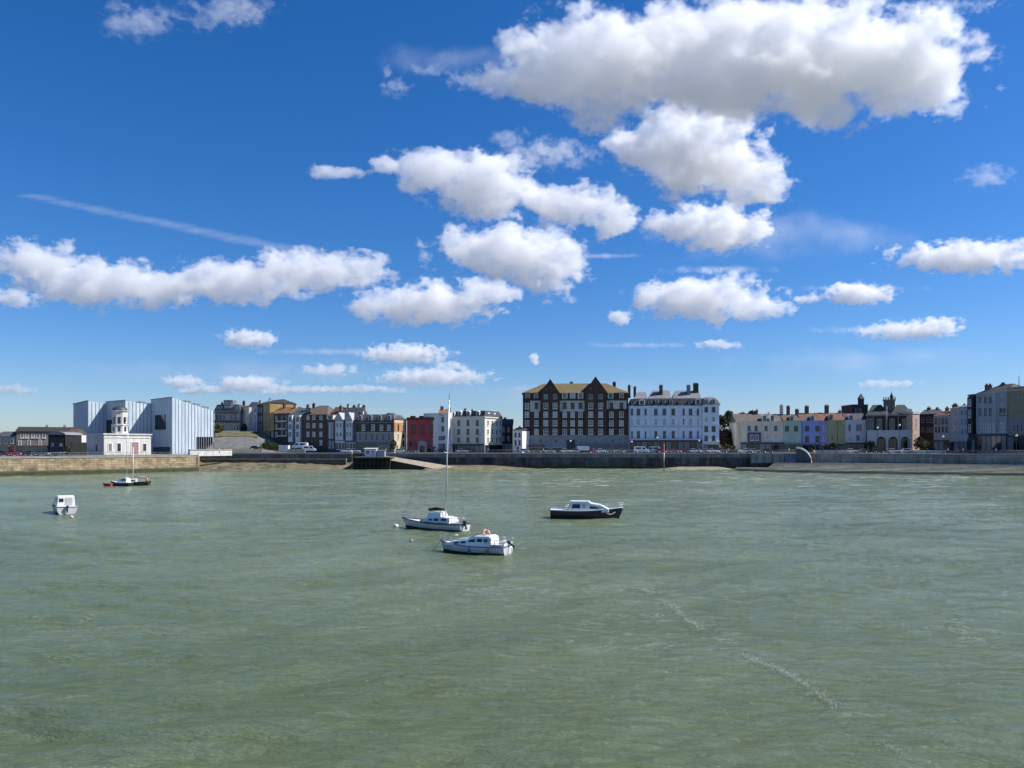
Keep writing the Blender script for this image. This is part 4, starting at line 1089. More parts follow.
    Wn.walls(mat('sunlit_white', (.78,.77,.74), .75, .08, .7), 414); Wn.roof('flat', M_wfr, 412.8, .1); Wn.windows((450.3,), [(418, 423), (428, 433)], 1.2, M_wfr)
    G = House('cream_corner_hotel', 'cream four storey corner hotel with white dormers and a sunlit end wall', 452.2, 288, 484.8, 281, 12.5, 5.3, cat='hotel')
    cr = mat('cream_stucco', (.68,.64,.56), .8, .12, .6, streak=True)
    G.walls(cr, 417); G.roof('mansard', mat('blue_black_slate', (.035,.04,.055), .7, .3, .8), 411, .2)
    G.band(416.8, .8, cr, .4); G.band(435.4, .4, cr, .15, 'string_course')
    for px in (459.5, 468.3, 477.6): G.dormer(px, 412, 416.2, 4.2, M_wfr, glass=(0,1), v=.1)
    G.dormer(453.6, 412.6, 416, 2.4, M_wfr, v=.1)
    G.windows((458.7, 468, 477.4), [(420, 425.6), (429, 434.4), (437.4, 442)], 3.0, M_dfr, 'sash', (0,0,1,2))
    G.shopfront(452.6, 484.4, 444, 452, M_shop, M_dfr, 7)
    G.chimney(456.5, 408.4, 413, 3, cr, pots=4, v=6); G.chimney(463.5, 408.8, 413, 1.4, M_brick, pots=2, v=6)
    G.side_windows((2.2, 5.3, 8.4, 11), tuple(G.z(r) for r in (425.6, 434.4, 442.4)), 1.1, 1.9)
    m = MB(); m.box(G.W+.004, G.W+.3, .3, 12.2, .02, G.z(445)); m.build('side_shopfront', M_shop, G.root)
    m = MB(); m.box(G.W+.004, G.W+.32, -.2, 12.6, G.h-.4, G.h); m.build('side_cornice', cr, G.root)
    for v in (3.4, 7.6):
        m = MB(); m.box(G.W-1.2, G.W-.25, v-.7, v+.7, G.h+.1, G.h+1.6); m.build('side_dormer', M_wfr, G.root)
    K = House('dark_lane_house', 'dark brick house set back in the lane behind the little white house', 500.5, 296, 513, 296, 10, 5.3)
    K.walls(mat('sooty_brick', (.06,.05,.045), .9, .3, .8), 424); K.roof('gable', M_slate, 419, .2); K.windows((503.5, 508.5), [(427, 432), (436, 441)], 2.4, M_gfr, 'sash', (0,1)); K.chimney(505, 417, 421, 2.6, M_brick, pots=3)
    K.shopfront(501, 512.5, 444, 452, M_shop, M_gfr, 3)
    L = House('little_white_house', 'little bright white house at the foot of the brown hotel', 512.6, 283, 522.2, 281, 7, 5.3)
    L.walls(mat('sunny_white', (.78,.76,.70), .75, .08, .7), 430.6); L.roof('gable', M_slate, 427.6, .2); L.windows((515.6, 519.6), [(433, 437), (440.4, 445)], 1.8, M_dfr, 'sash', (0,)); L.chimney(515, 425.6, 429, 2, M_stonew, pots=2)
    L.block('door', M_shop, 517, 518.6, 446.6, 452, -.08, -.004)
mid_houses()

def far_left():
    H = House('low_pier_building', 'long low building with a dark flat roof on the pier beyond the car park', 16.5, 262, 72.5, 268, 10, ZQ, cat='building')
    H.walls(mat('drab_render', (.26,.22,.18), .85, .35, .5), 431.5); H.roof('gable', mat('pier_roof', (.035,.03,.028), .85, .3, .7), 427, .4)
    H.windows((22, 27, 33, 38, 44), [(434, 438)], 3.2, M_wfr, 'case', (0,1,2)); H.block('band', mat('rust_band', (.20,.09,.05), .8, .3, 1), 17, 50, 431.6, 432.8, -.2, -.004)
    H.windows((20, 29, 40), [(440, 446)], 3, M_wfr, 'case', (1,2))
    for px in (44, 62): H.chimney(px, 424.6, 429, 2.2, M_stonew, pots=2)
    B = House('boat_shed', 'open fronted black boat shed with a pale curved roof beside the gallery', 48.2, 236, 65.2, 236, 9, ZQ, cat='shed')
    blk = mat('black_boarding', (.012,.012,.014), .85, .3, 1, streak=True)
    B.walls(blk, 434.8)
    m = MB(); pr = [(-.3, B.h+.004)] + [(B.W*.5 - (B.W*.5+.3)*math.cos(a), B.h+.01+1.0*math.sin(a)) for a in np.linspace(0, math.pi, 13)]
    n = len(pr); m.add([(x,-.4,z) for x,z in pr] + [(x,9.4,z) for x,z in pr], [tuple(range(n)), tuple(range(n,2*n))[::-1]] + [(i,n+i,n+(i+1)%n,(i+1)%n) for i in range(n)]); m.build('roof', mat('curved_roof', (.22,.22,.23), .6, .2, .8), B.root)
    B.block('door', mat('shed_door', (.03,.03,.035), .7), 50, 63.5, 437.5, 456, -.1, -.004)
    for px in (53, 61): B.windows((px,), [(443, 446)], 2.6, M_gfr, 'case', (2,3), v=-.1)
    C = House('white_cottage', 'small white cottage with a brown roof squeezed against the gallery', 65.6, 258, 73, 258, 8, ZQ)
    C.walls(mat('cottage_white', (.62,.62,.64), .8, .15, .7), 434); C.roof('gable', M_tile, 429, .3); C.windows((67.6, 70.8), [(436, 440), (443, 448)], 1.6, M_dfr, 'sash', (0,))
    P = House('pale_pier_house', 'pale low house with a dark roof at the far end of the pier', -14, 262, 15.5, 262, 10, ZQ)
    P.walls(mat('putty_render', (.30,.27,.23), .85, .3, .6), 436.5); P.roof('hip', mat('dull_slate', (.07,.075,.085), .8, .3, .7), 431.5, .3); P.windows((-6, 0, 6, 12), [(438.5, 443.5)], 3, M_wfr, 'case', (1,2))
    # gate and yard wall
    t = thing('red_gate', 'red brown timber gateway in the cream yard wall on the pier', 'gate', (X(9, 238), 238, ZQ)); k = 238/F
    rg = mat('red_gate_paint', (.20,.06,.04), .8, .3, 1)
    for a in (0, 4.2*k): m = MB(); m.box(a, a+.35, -.2, .2, 0, 8*k); m.build('gate_post', rg, t)
    m = MB(); m.box(-.2, 4.2*k+.55, -.22, .22, 8*k+.003, 9*k); m.build('gate_beam', rg, t)
    for a in (.36, 2.1*k+.2): m = MB(); m.box(a, a+2.1*k-.2, -.06, .06, .1, 6*k); m.build('gate_leaf', rg, t)
    walled('yard_wall', [pxd(-20, 240), pxd(8.6, 240)], ZQ-.3, Z(446, 240), .4, mat('yard_cream', (.36,.30,.20), .9, .3, .6), 'cream yard wall beyond the red gate on the pier', 'wall')
    walled('yard_wall', [pxd(14.6, 240), pxd(47.6, 238)], ZQ-.3, Z(446.6, 240), .4, mat('yard_cream', (.36,.30,.20)), 'cream yard wall between the red gate and the black boat shed', 'wall', mat('yard_cap', (.34,.20,.15), .9))
    walled('black_fence', [pxd(71, 236), pxd(87, 240)], ZQ-.3, Z(442.4, 238), .3, blk, 'black boarded fence between the boat shed and the harbour office', 'fence')
far_left()
# ---- pastel terrace and the houses to the right
def terrace():
    G = 'pastel terraced houses on the seafront'
    C = House('cream_pub', 'cream seafront pub with a dark blue shopfront and a white framed bay window', 736.4, 291, 783.2, 290, 12, cat='pub')
    cr = mat('warm_cream', (.66,.60,.47), .8, .15, .6, streak=True)
    C.walls(cr, 421.8); C.roof('gable', mat('dull_brown_tile', (.12,.10,.085), .85, .3, .8), 414, .25); C.band(421.6, .7, cr, .25)
    C.windows((749, 756, 766, 775.6), [(425.8, 431)], 3.4, M_gfr, 'sash', (0,1)); C.windows((767, 776), [(435, 439.6)], 3.2, M_wfr, 'sash', (2,3))
    C.block('bay_window', mat('navy_trim', (.03,.045,.12), .5), 747.6, 760.4, 432.6, 441.6, -.7, -.004); C.windows((751.4, 756.4), [(434.6, 440.4)], 3.6, M_wfr, 'case', (0,), v=-.7)
    for px in (764.6, 772.4): C.dormer(px, 415.6, 421, 4.2, M_wfr, glass=(1,2), v=.1)
    C.shopfront(741, 783, 442.4, 452, mat('navy_shop', (.02,.025,.06), .4), mat('navy_fascia', (.03,.04,.10), .4), 7)
    C.block('lit_return', mat('sunlit_peach', (.66,.50,.36), .8, .15, .6), 736.2, 739.2, 423, 452, -.3, -.004)  # sunlit end of the pub, its light put into a peach colour
    C.chimney(786, 404.4, 415, 2.8, M_stonew, pots=3); C.chimney(761, 409, 415, 1.6, M_brick, pots=2)
    g = House('green_house', 'mint green terraced house between the cream pub and the blue house', 783.4, 290, 801.2, 289.5, 11, group=G)
    gr = mat('mint_paint', (.38,.50,.42), .8, .12, .6, streak=True)
    g.walls(gr, 420.4); g.roof('gable', M_tile, 414.4, .1); g.windows((787, 796), [(426, 431)], 3.6, M_dfr, 'sash', (0,)); g.dormer(792, 416.4, 420.2, 4, gr); g.shopfront(784, 801, 443, 452, M_shop, mat('green_fascia', (.12,.22,.18), .5), 3); g.windows((791.5,), [(434, 440)], 3, gr, 'sash', (3,))
    g.chimney(792.2, 405, 414.6, 3, M_brick, pots=3); g.chimney(801.2, 408.6, 415, 3.2, M_brick, pots=4)
    b = House('blue_house', 'bright blue terraced house with dark windows beside the green house', 801.4, 289.5, 820.2, 289, 11, group=G)
    bl = mat('cornflower_paint', (.27,.34,.66), .8, .12, .6, streak=True)
    b.walls(bl, 420.6); b.roof('gable', M_tile, 413, .1); b.dormer(812.5, 416.4, 420.4, 4, bl); b.windows((807, 817.4), [(426, 431), (436, 442)], 3.8, M_dfr, 'sash', (0,)); b.pipe(802.2, 421); b.shopfront(802.4, 819.6, 444, 452, M_shop, mat('dim_blue_fascia', (.05,.07,.15), .5), 3)
    b.chimney(811.2, 405.2, 413.6, 3.6, M_brick, pots=4)
    p = House('purple_house', 'narrow violet terraced house between the blue and olive houses', 820.4, 289, 828, 289, 11, group=G)
    p.walls(mat('violet_paint', (.32,.28,.56), .8, .12, .6, streak=True), 420.6); p.roof('gable', mat('red_tile', (.18,.07,.05), .85, .3, .8), 412.6, .1); p.windows((824.4,), [(426, 431), (436, 441)], 2.6, M_wfr, 'sash', (2,)); p.shopfront(821, 827.6, 444, 452, M_shop, M_gfr, 2)
    o = House('olive_house', 'olive yellow terraced house with a dark drainpipe beside the violet house', 828.2, 289, 845, 288.5, 11, group=G)
    ol = mat('olive_paint', (.43,.39,.18), .8, .15, .6, streak=True)
    o.walls(ol, 420); o.roof('gable', mat('red_tile', (.18,.07,.05)), 412.8, .1); o.pipe(837.2, 420); o.windows((832.4, 841.6), [(426, 431.4), (435.4, 440.4)], 2.6, ol, 'sash', (2,3)); o.dormer(831.2, 415.6, 419.6, 4.6, M_lead); o.shopfront(829, 844.6, 444, 452, M_shop, M_dfr, 3)
    o.chimney(831.4, 404.4, 413, 3.8, M_brick, pots=4); o.chimney(844.6, 409.4, 414, 2.2, M_brick, pots=2)
    l = House('lilac_house', 'pale lilac terraced house with a white dormer at the end of the pastel row', 845.2, 288.5, 866.2, 287, 11, group=G)
    l.walls(mat('pale_lilac_paint', (.58,.55,.63), .8, .12, .6, streak=True), 419.8); l.roof('gable', mat('dark_plum_tile', (.07,.05,.07), .8, .3, .8), 413.4, .1); l.dormer(851.3, 415.4, 419.6, 4.6, M_wfr, glass=(1,2))
    l.windows((849.4, 857.4, 860.4), [(424.4, 431)], 2.4, M_gfr, 'sash', (0,)); l.windows((850.6,), [(436.4, 441.6)], 5, M_wfr, 'case', (3,)); l.windows((858,), [(435, 441)], 3.2, M_gfr, 'sash', (0,)); l.shopfront(846, 866, 442.6, 452, M_shop, M_dfr, 4)
terrace()

def right_side():
    K = House('dark_brick_block', 'tall dark brick block with a pointed turret behind the lilac house', 852.2, 304, 868, 304, 10, 8, cat='building')
    K.walls(mat('plum_brick', (.07,.04,.035), .9, .35, .8), 405.4); K.roof('flat', M_dfr, 404.4, .1); K.windows((856, 860), [(408, 412.6)], 2.2, M_gfr, 'sash', (0,))
    u = K.u(862.6); z0 = K.h; w = 2.2*K.k
    m = MB(); m.box(u-w, u+w, .6, .6+2*w, z0+.005, z0+2.6); tr = m.build('turret', mat('turret_brick', (.06,.045,.045), .9, .3, 1), K.root)
    m = MB(); m.add([(u-w-.2,.4,z0+2.605),(u+w+.2,.4,z0+2.605),(u+w+.2,.8+2*w,z0+2.605),(u-w-.2,.8+2*w,z0+2.605),(u,.6+w,z0+4.9)], [(0,3,2,1),(0,1,4),(1,2,4),(2,3,4),(3,0,4)]); m.build('turret_roof', M_slate, tr)
    A = House('arcaded_building', 'dark brick building with a white arcaded ground floor and a square roof lantern', 866.4, 286, 912.2, 280, 15, cat='building')
    A.walls(mat('blackened_brick', (.05,.035,.028), .9, .35, .8), 415.4)
    A.band(415.4, 1.4, mat('drab_cornice', (.22,.20,.17), .85), .5)
    wt = mat('arcade_stone', (.54,.53,.54), .8, .18, .5)
    # arcade front with real arches
    zt, z0 = A.z(431.6), .0
    cs = [A.u(c) for c in (881, 892.8, 905)]; rw = 4.1*A.k; zs = A.z(441)
    m = MB(); xs = [A.u(867)]
    for c in cs: xs += [c-rw, c+rw]
    xs.append(A.W)
    for i in range(0, len(xs), 2): m.box(xs[i], xs[i+1], -1.6, -.6, -.3, zs)
    for c in cs:
        arc = [(c+rw*math.cos(a), zs+rw*math.sin(a)) for a in np.linspace(math.pi, 0, 13)]
        for (xa, za), (xb, zb) in zip(arc, arc[1:]):
            m.add([(xa,-1.6,za),(xb,-1.6,zb),(xb,-1.6,zt),(xa,-1.6,zt),(xa,-.6,za),(xb,-.6,zb),(xb,-.6,zt),(xa,-.6,zt)], [(0,1,2,3),(4,7,6,5),(0,4,5,1),(2,6,7,3)])
    for i in range(0, len(xs), 2): m.box(xs[i], xs[i+1], -1.6, -.6, zs, zt)
    m.box(xs[0]-.15, xs[-1]+.15, -1.75, -.004, zt+.003, zt+.5)
    m.build('arcade', wt, A.root)
    for c in cs:
        m = MB(); m.box(c-rw*.8, c+rw*.8, -.2, -.004, .1, zs+rw*.6); m.build('arch_door', GLASS[0], A.root)
    for px in (867.4, 873.6, 885.8, 898.4, 911.2): A.block('pilaster', mat('pilaster_drab', (.20,.18,.15), .85, .2, 1), px-.7, px+.7, 416.4, 431.4, -.35, -.004)
    A.windows((870.4, 879.6, 892, 904.8), [(418.6, 429.6)], 4.6, M_gfr, 'grid', (0,0,1))
    dk = mat('dark_green_slate', (.028,.032,.028), .75, .3, .8)
    A.roof('hip', dk, 404.6, .4, u1=A.u(889)); rf = A.rf
    A.roof('hip', dk, 405, .4, u0=A.u(889)+.9, name='second_roof')
    A.block('parapet_gable', wt, 906, 912, 409, 415, 1, 2.4)
    u0, u1 = A.u(884.4), A.u(895.8); za, zb = A.z(409, v=6), A.z(396.4, v=6)
    m = MB(); m.box(u0, u1, 5, 9, za-3, zb-1.6)
    lt = m.build('lantern', mat('lantern_drab', (.15,.14,.12), .8, .25, 1), A.root)
    m = MB()
    for i in range(5): q = u0 + (u1-u0)*(i+.5)/5; m.box(q-.28, q+.28, 4.9, 4.996, za, zb-2.2)
    m.build('lantern_window', GLASS[1], lt)
    m = MB(); m.box(u0-.25, u1+.25, 4.7, 9.3, zb-1.597, zb-1.2)
    for i in range(6): q = u0 + (u1-u0)*i/5; m.box(q-.18, q+.18, 4.75, 5.1, zb-1.197, zb-.3)
    m.build('lantern_parapet', mat('lantern_stone', (.24,.23,.21), .85, .2, 1), lt)
    q = A.u(892.6); m = MB(); m.lathe([(.7, zb-1.2), (.6, zb+.2), (.12, zb+1.2), (.05, zb+2)], (q, 7, 0), 8); m.build('spire', dk, lt)
    m = MB(); m.tube([(A.u(886.8), -.6, zt), (A.u(886.8), -.6, A.z(406))], [.09, .05], 6); m.build('flagpole', M_wfr, A.root)
    e = House('sunlit_pink_end', 'narrow sunlit pink end of the arcaded building with one tall dark window', 912.6, 279, 919, 282, 9)
    e.walls(mat('sunlit_salmon', (.50,.32,.26), .85, .15, .7), 413.8); e.roof('flat', M_stonew, 411.6, .2); e.windows((916.4,), [(418, 428)], 2.4, M_wfr, 'sash', (0,)); e.windows((915.6,), [(434, 440)], 2.2, M_wfr)  # right edge of the arcaded building, sunlight put into the pink
    f = House('brown_lane_house', 'dark brown house set back between the sunlit pink end and the pinkish terrace', 919.4, 296, 934, 292, 11)
    f.walls(mat('deep_brown', (.055,.035,.03), .9, .3, .8), 414); f.roof('gable', M_slate, 409.4, .2); f.windows((923, 928, 932), [(417, 422.4), (427, 432)], 2.4, M_gfr, 'sash', (0,)); f.chimney(923, 406.4, 411, 3, M_brick, pots=3); f.chimney(931.5, 407, 411, 2.6, M_brick, pots=3)
    P = House('pinkish_terrace', 'low pinkish white terraced house with slim windows and tall chimneys', 933.8, 276, 950, 270, 10)
    P.walls(mat('pink_white', (.40,.34,.32), .85, .18, .6, streak=True), 415.4); P.roof('gable', mat('rust_tile', (.14,.06,.04), .85, .3, .8), 410.6, .15); P.windows((936, 939.4, 942.8, 946.6), [(418, 424), (426.6, 432)], 2.0, M_dfr, 'sash', (0,0,1)); P.shopfront(934.4, 949.6, 440, 452, mat('moss_shop', (.05,.055,.03), .6, .3, 1), M_dfr, 3)
    P.chimney(944.8, 403.4, 411, 4.6, M_dfr, pots=5); P.chimney(937, 406.6, 411.4, 2.6, M_brick, pots=3)
    Q = House('pale_bay_house', 'pale pink house with a sunlit edge and red roof left of the bluish house', 950.2, 270, 959.6, 266, 10)
    Q.walls(mat('faded_pink', (.46,.38,.36), .85, .15, .7), 408); Q.roof('gable', mat('rust_tile', (.14,.06,.04)), 405.2, .15); Q.windows((955.4, ), [(412, 417), (421, 426.4), (430, 435)], 2.0, M_wfr, 'sash', (0,)); Q.chimney(952.4, 403.6, 409, 3, M_brick, pots=3); Q.shopfront(950.6, 959.2, 440, 452, mat('lilac_shop', (.22,.20,.27), .7), M_gfr, 2)
    S = House('bluish_house', 'bluish white house with a shallow roof next to the dark bay house', 959.8, 266, 968.2, 262, 10)
    S.walls(mat('ice_grey', (.38,.42,.47), .8, .15, .6, streak=True), 406.4); S.roof('gable', M_lead, 402.4, .2); S.windows((962, 965.6), [(410, 415), (419, 425), (429, 434)], 2.0, M_gfr, 'sash', (0,1,2)); S.shopfront(960, 968, 440, 452, M_shop, M_gfr, 2)
    V = House('dark_bay_house', 'tall black bay fronted house with white windows', 968.4, 262, 976.4, 258, 10)
    V.walls(mat('black_paint', (.022,.025,.03), .7, .3, .8), 395.4); V.roof('flat', M_dfr, 394.2, .2); V.block('bay', mat('black_paint', (.022,.025,.03)), 970, 975.4, 397, 434, -1, -.004); V.windows((972.6,), [(399.6, 406), (410, 417.6), (424.4, 432)], 3.6, M_wfr, 'sash', (1,2), v=-1); V.shopfront(968.8, 976, 438, 452, M_shop, M_dfr, 2)
    W = House('grey_white_terrace', 'large grey white terrace with stucco pilasters and a dark roof by the tan hotel', 976.8, 257, 1007.6, 246, 13, cat='building')
    gw = mat('grey_white_stucco', (.36,.38,.42), .8, .18, .5, streak=True)
    W.walls(gw, 392.4); W.roof('hip', mat('sooty_slate', (.025,.026,.03), .8, .3, .8), 384, .3); W.band(393, 1.2, gw, .45); W.band(419.4, .8, gw, .3, 'string_course'); W.band(406, .5, gw, .12, 'string_course')
    W.windows((980.4, 985.4, 990.4), [(396.6, 402.6), (408, 415.6)], 2.4, M_dfr, 'sash', (0,1)); W.windows((1001, 1004.6), [(408, 415.6)], 2.4, M_dfr, 'sash', (0,)); W.windows((1001, 1004.6), [(397, 402.6)], 2.2, M_gfr, 'sash', (2,)); W.windows((980, 984.6, 989.2, 993.8, 1001, 1004.8), [(423.4, 432)], 2.8, M_wfr, 'grid', (0,1,2))
    for px in (977.6, 996.6, 998.6, 1006.8): W.block('pilaster', gw, px-.6, px+.6, 394, 432, -.3, -.004)
    W.shopfront(977.2, 1007.2, 434, 452, M_shop, mat('violet_fascia', (.035,.03,.05), .5), 6)
    for px in (979.6, 982.8): W.chimney(px, 383.6, 391, 2.4, M_dfr, pots=3, v=3)
    W.chimney(988.6, 382.4, 388, 4, M_brick, pots=5, v=6); m = MB(); u = W.u(1004.4); m.tube([(u, 6, W.z(388, v=6)), (u, 6, W.z(376.6, v=6))], .1, 6); m.build('aerial_mast', M_dfr, W.root)
    T = House('tan_hotel', 'tan stone hotel block with a banded front at the end of the seafront', 1007.9, 246, 1046, 232, 14, cat='hotel')
    T.walls(mat('tan_stone', (.30,.26,.18), .85, .2, .5, streak=True), 388); T.roof('flat', mat('tan_parapet', (.26,.23,.17), .85, .2, .6), 386, .3); T.band(389, 1.2, M_stonew, .4)
    T.block('lower_storey', mat('mauve_grey_stone', (.25,.23,.24), .85, .2, .6), 1008.2, 1046, 417, 433, -.12, -.004); T.windows((1012, 1018, 1024, 1030), [(394, 400), (405, 411.6)], 3, mat('tan_frame', (.22,.19,.14), .7), 'sash', (2,)); T.windows((1014, 1018, 1022, 1026), [(424, 432)], 2.6, M_gfr, 'sash', (0,1), v=-.12)
    for r in (393, 403, 414): T.band(r, .5, mat('tan_band', (.24,.21,.15), .85), .15, 'string_course')
    T.shopfront(1008.4, 1046, 435, 452, M_shop, M_dfr, 6); T.chimney(1013, 383, 388, 3, M_brick, pots=3)
right_side()
# ------------------------------------------------------------------ trees and bushes
def leaf_mat(name, c1, c2):
    m = mat(name, c1, .7, 0, 1.2, col2=c2, spec=.3)
    return m
L_dark = leaf_mat('dark_leaves', (.05,.075,.03), (.018,.03,.012))
L_olive = leaf_mat('olive_leaves', (.10,.105,.035), (.04,.045,.018))
L_rust = leaf_mat('copper_leaves', (.075,.04,.025), (.035,.022,.015))
M_bark = mat('bark', (.06,.045,.03), .9, .3, 2)
def tree_meshes(seed, h, w, trunk=.28, n=26, leaf=.34, lm=L_dark, per=60):
    rng = random.Random(seed)
    m = MB(); top = h*.62
    m.tube([(0,0,-.4),(.05,.02,h*.2),(.12*w*.2,0,top*.7),(0,.1,top)], [.05*h*.6,.04*h*.6,.028*h*.6,.012*h*.6], 7)
    cl = []
    for i in range(n):
        a = rng.uniform(0, 6.28); q = math.sqrt(rng.random()); zz = trunk*h + (1-trunk)*h*rng.uniform(.08, .95)
        t = (zz/h-trunk)/(1-trunk); env = max(.25, math.sin(math.pi*min(1, .22+.78*t))**.7)
        x, y = w/2*q*env*math.cos(a)*.85, w/2*q*env*math.sin(a)*.85
        cl.append((x, y, zz, w*rng.uniform(.11, .2)))
        if i % 3 == 0: m.tube([(0,0,zz*.55),(x*.55,y*.55,zz*.85),(x,y,zz)], [.05,.035,.015], 5)
    c = MB()
    for (x, y, z, r) in cl:
        for k in range(per):
            d = Vector((rng.gauss(0,1), rng.gauss(0,1), rng.gauss(0,.8))).normalized() * r * rng.uniform(.55, 1.1)
            p = Vector((x,y,z)) + d
            u = Vector((rng.gauss(0,1), rng.gauss(0,1), rng.gauss(0,1))).normalized(); v = u.cross(Vector((rng.gauss(0,1), rng.gauss(0,1), rng.gauss(0,1)))).normalized()
            s = leaf*rng.uniform(.6, 1.3)
            c.add([p-u*s, p-v*s*.6, p+u*s, p+v*s*.6], [(0,1,2,3)])
    return m.mesh('trunk', M_bark), c.mesh('crown', lm)
def tree(meshes, name, label, px, d, s=1.0, rz=0, z=None, group=None, cat='tree', sx=1):
    p = pxd(px, d); t = thing(name, label, cat, (p.x, p.y, ground_z(p.x, p.y) if z is None else z), rz, group)
    t.scale = (s*sx, s*sx, s)
    place('trunk', meshes[0], t); place('crown', meshes[1], t)
    return t
TA = tree_meshes(1, 9, 7.5); TB = tree_meshes(2, 8, 8.5, n=30); TR = tree_meshes(3, 8, 6.5, lm=L_rust, trunk=.12); TO = tree_meshes(4, 7, 6, lm=L_olive)
SH = tree_meshes(5, 3, 4.4, trunk=.02, n=22, leaf=.22, lm=L_olive, per=70); SD = tree_meshes(6, 3.6, 3.6, trunk=.05, n=20, leaf=.22, per=70); HG = tree_meshes(7, 2.4, 5.2, trunk=.0, n=34, leaf=.2, lm=leaf_mat('hedge_leaves', (.07,.10,.03), (.03,.045,.015)), per=60)
rr = random.Random(8)
for i, px in enumerate((719, 724, 729.5, 735.5, 741.5, 747, 753, 758.5, 764, 769)):
    tree((TA, TB)[i % 2], 'tree', 'dark green tree in the wood above the rust brown trees by the corner house', px, 334 + rr.uniform(-5, 5), rr.uniform(.78, 1.0), rr.uniform(0, 6), group='dark trees above the bank')
for i, (px, d, s) in enumerate(((722.5, 302, .95), (727, 303, 1.0), (731, 300, .9), (734.4, 299, .85), (725, 298, .8))):
    tree(TR, 'copper_tree', 'rust brown tree on the bank between the corner house and the cream pub', px, d, s*1.15, i*1.3, group='rust brown trees on the bank')
tree(SD, 'street_tree', 'dark round tree in front of the arcaded building', 871, 262, 1.1, 1)
tree(TO, 'street_tree', 'olive green tree between the arcaded building and the pinkish terrace', 920, 256, .72, 1)
tree(SH, 'bush', 'olive bush beside the olive tree by the sunlit pink end', 928, 257, 1.1, 1, cat='bush')
tree(TO, 'street_tree', 'small dark green tree at the foot of the ochre corner house', 393.6, 277, .62, 2)
tree(SD, 'bush', 'dark bush in front of the olive yellow house', 833.5, 274, .95, .5, cat='bush')
tree(SD, 'bush', 'low dark bush before the violet house', 826.5, 276, .8, 2.5, cat='bush')
tree(SD, 'bush', 'dark bush above the white curved parapet', 812, 268, .8, 1.5, cat='bush')
tree(SH, 'bush', 'olive bush at the foot of the rust brown bank', 727.5, 279, .9, 1.5, cat='bush')
tree(SH, 'bush', 'olive bush beside the lit end of the cream pub', 733.5, 280, .8, .5, cat='bush')
tree(HG, 'hedge', 'clipped green hedge below the balcony house', 268, 288, 1.15, 0, cat='hedge', z=6.3)
tree(HG, 'hedge', 'second stretch of green hedge beside the white container', 275.5, 287, 1.0, .2, cat='hedge', z=5.8)
tree(SD, 'bush', 'dark bush in the doorway of the cream gabled house on the hill', 244, 312, .8, .4, cat='bush')
tree(SD, 'bush', 'dark green bush by the black boat shed', 67, 234, .75, .4, cat='bush')
tree(SH, 'bush', 'olive bush below the grey guest house', 218, 306, 1.0, .4, cat='bush')
tree(TA, 'tree', 'dark tree rising behind the dark lane house', 508, 312, .95, .4)
tree(TB, 'tree', 'dark tree in the gap between lane house and brown hotel', 517, 310, .9, 1.4)

# ------------------------------------------------------------------ vehicles
M_tyre = mat('tyre_rubber', (.015,.015,.015), .9)
M_rim = mat('wheel_rim', (.4,.4,.42), .35, metal=.7)
M_cglass = mat('car_glass', (.01,.012,.015), .05, spec=.8)
M_lampg = mat('headlight_glass', (.7,.7,.68), .15)
M_tail = mat('tail_light', (.3,.01,.01), .25)
CAR_PROF = {
 'hatchback': ([(-1.95,.35),(-2.0,.62),(-1.88,.95),(-1.6,1.0),(.75,.98),(1.75,.85),(2.0,.62),(1.98,.35)], [(-1.75,.98),(-1.35,1.46),(.1,1.48),(.85,.97)]),
 'saloon': ([(-2.2,.35),(-2.25,.65),(-2.15,.95),(-1.3,1.0),(.75,.97),(2.0,.82),(2.25,.6),(2.2,.35)], [(-1.55,.98),(-.95,1.42),(.15,1.44),(1.0,.96)]),
 'van': ([(-2.5,.4),(-2.55,1.0),(-2.5,2.1),(-2.3,2.2),(1.2,2.2),(1.75,1.35),(2.45,1.1),(2.55,.75),(2.5,.4)], None),
 'lorry': ([(-3.4,.55),(-3.4,1.0),(2.0,1.0),(2.0,.55)], None)}
def paint(name, c): return mat(name, c, .25, .06, 2, spec=.6)
_wheel = None
def wheel_meshes():
    global _wheel
    if _wheel is None:
        t = MB(); t.tube([(0,-.1,0),(0,.1,0)], .32, 14); r = MB(); r.tube([(0,-.115,0),(0,.115,0)], .19, 10)
        _wheel = (t.mesh('wheel', M_tyre), r.mesh('rim', M_rim))
    return _wheel
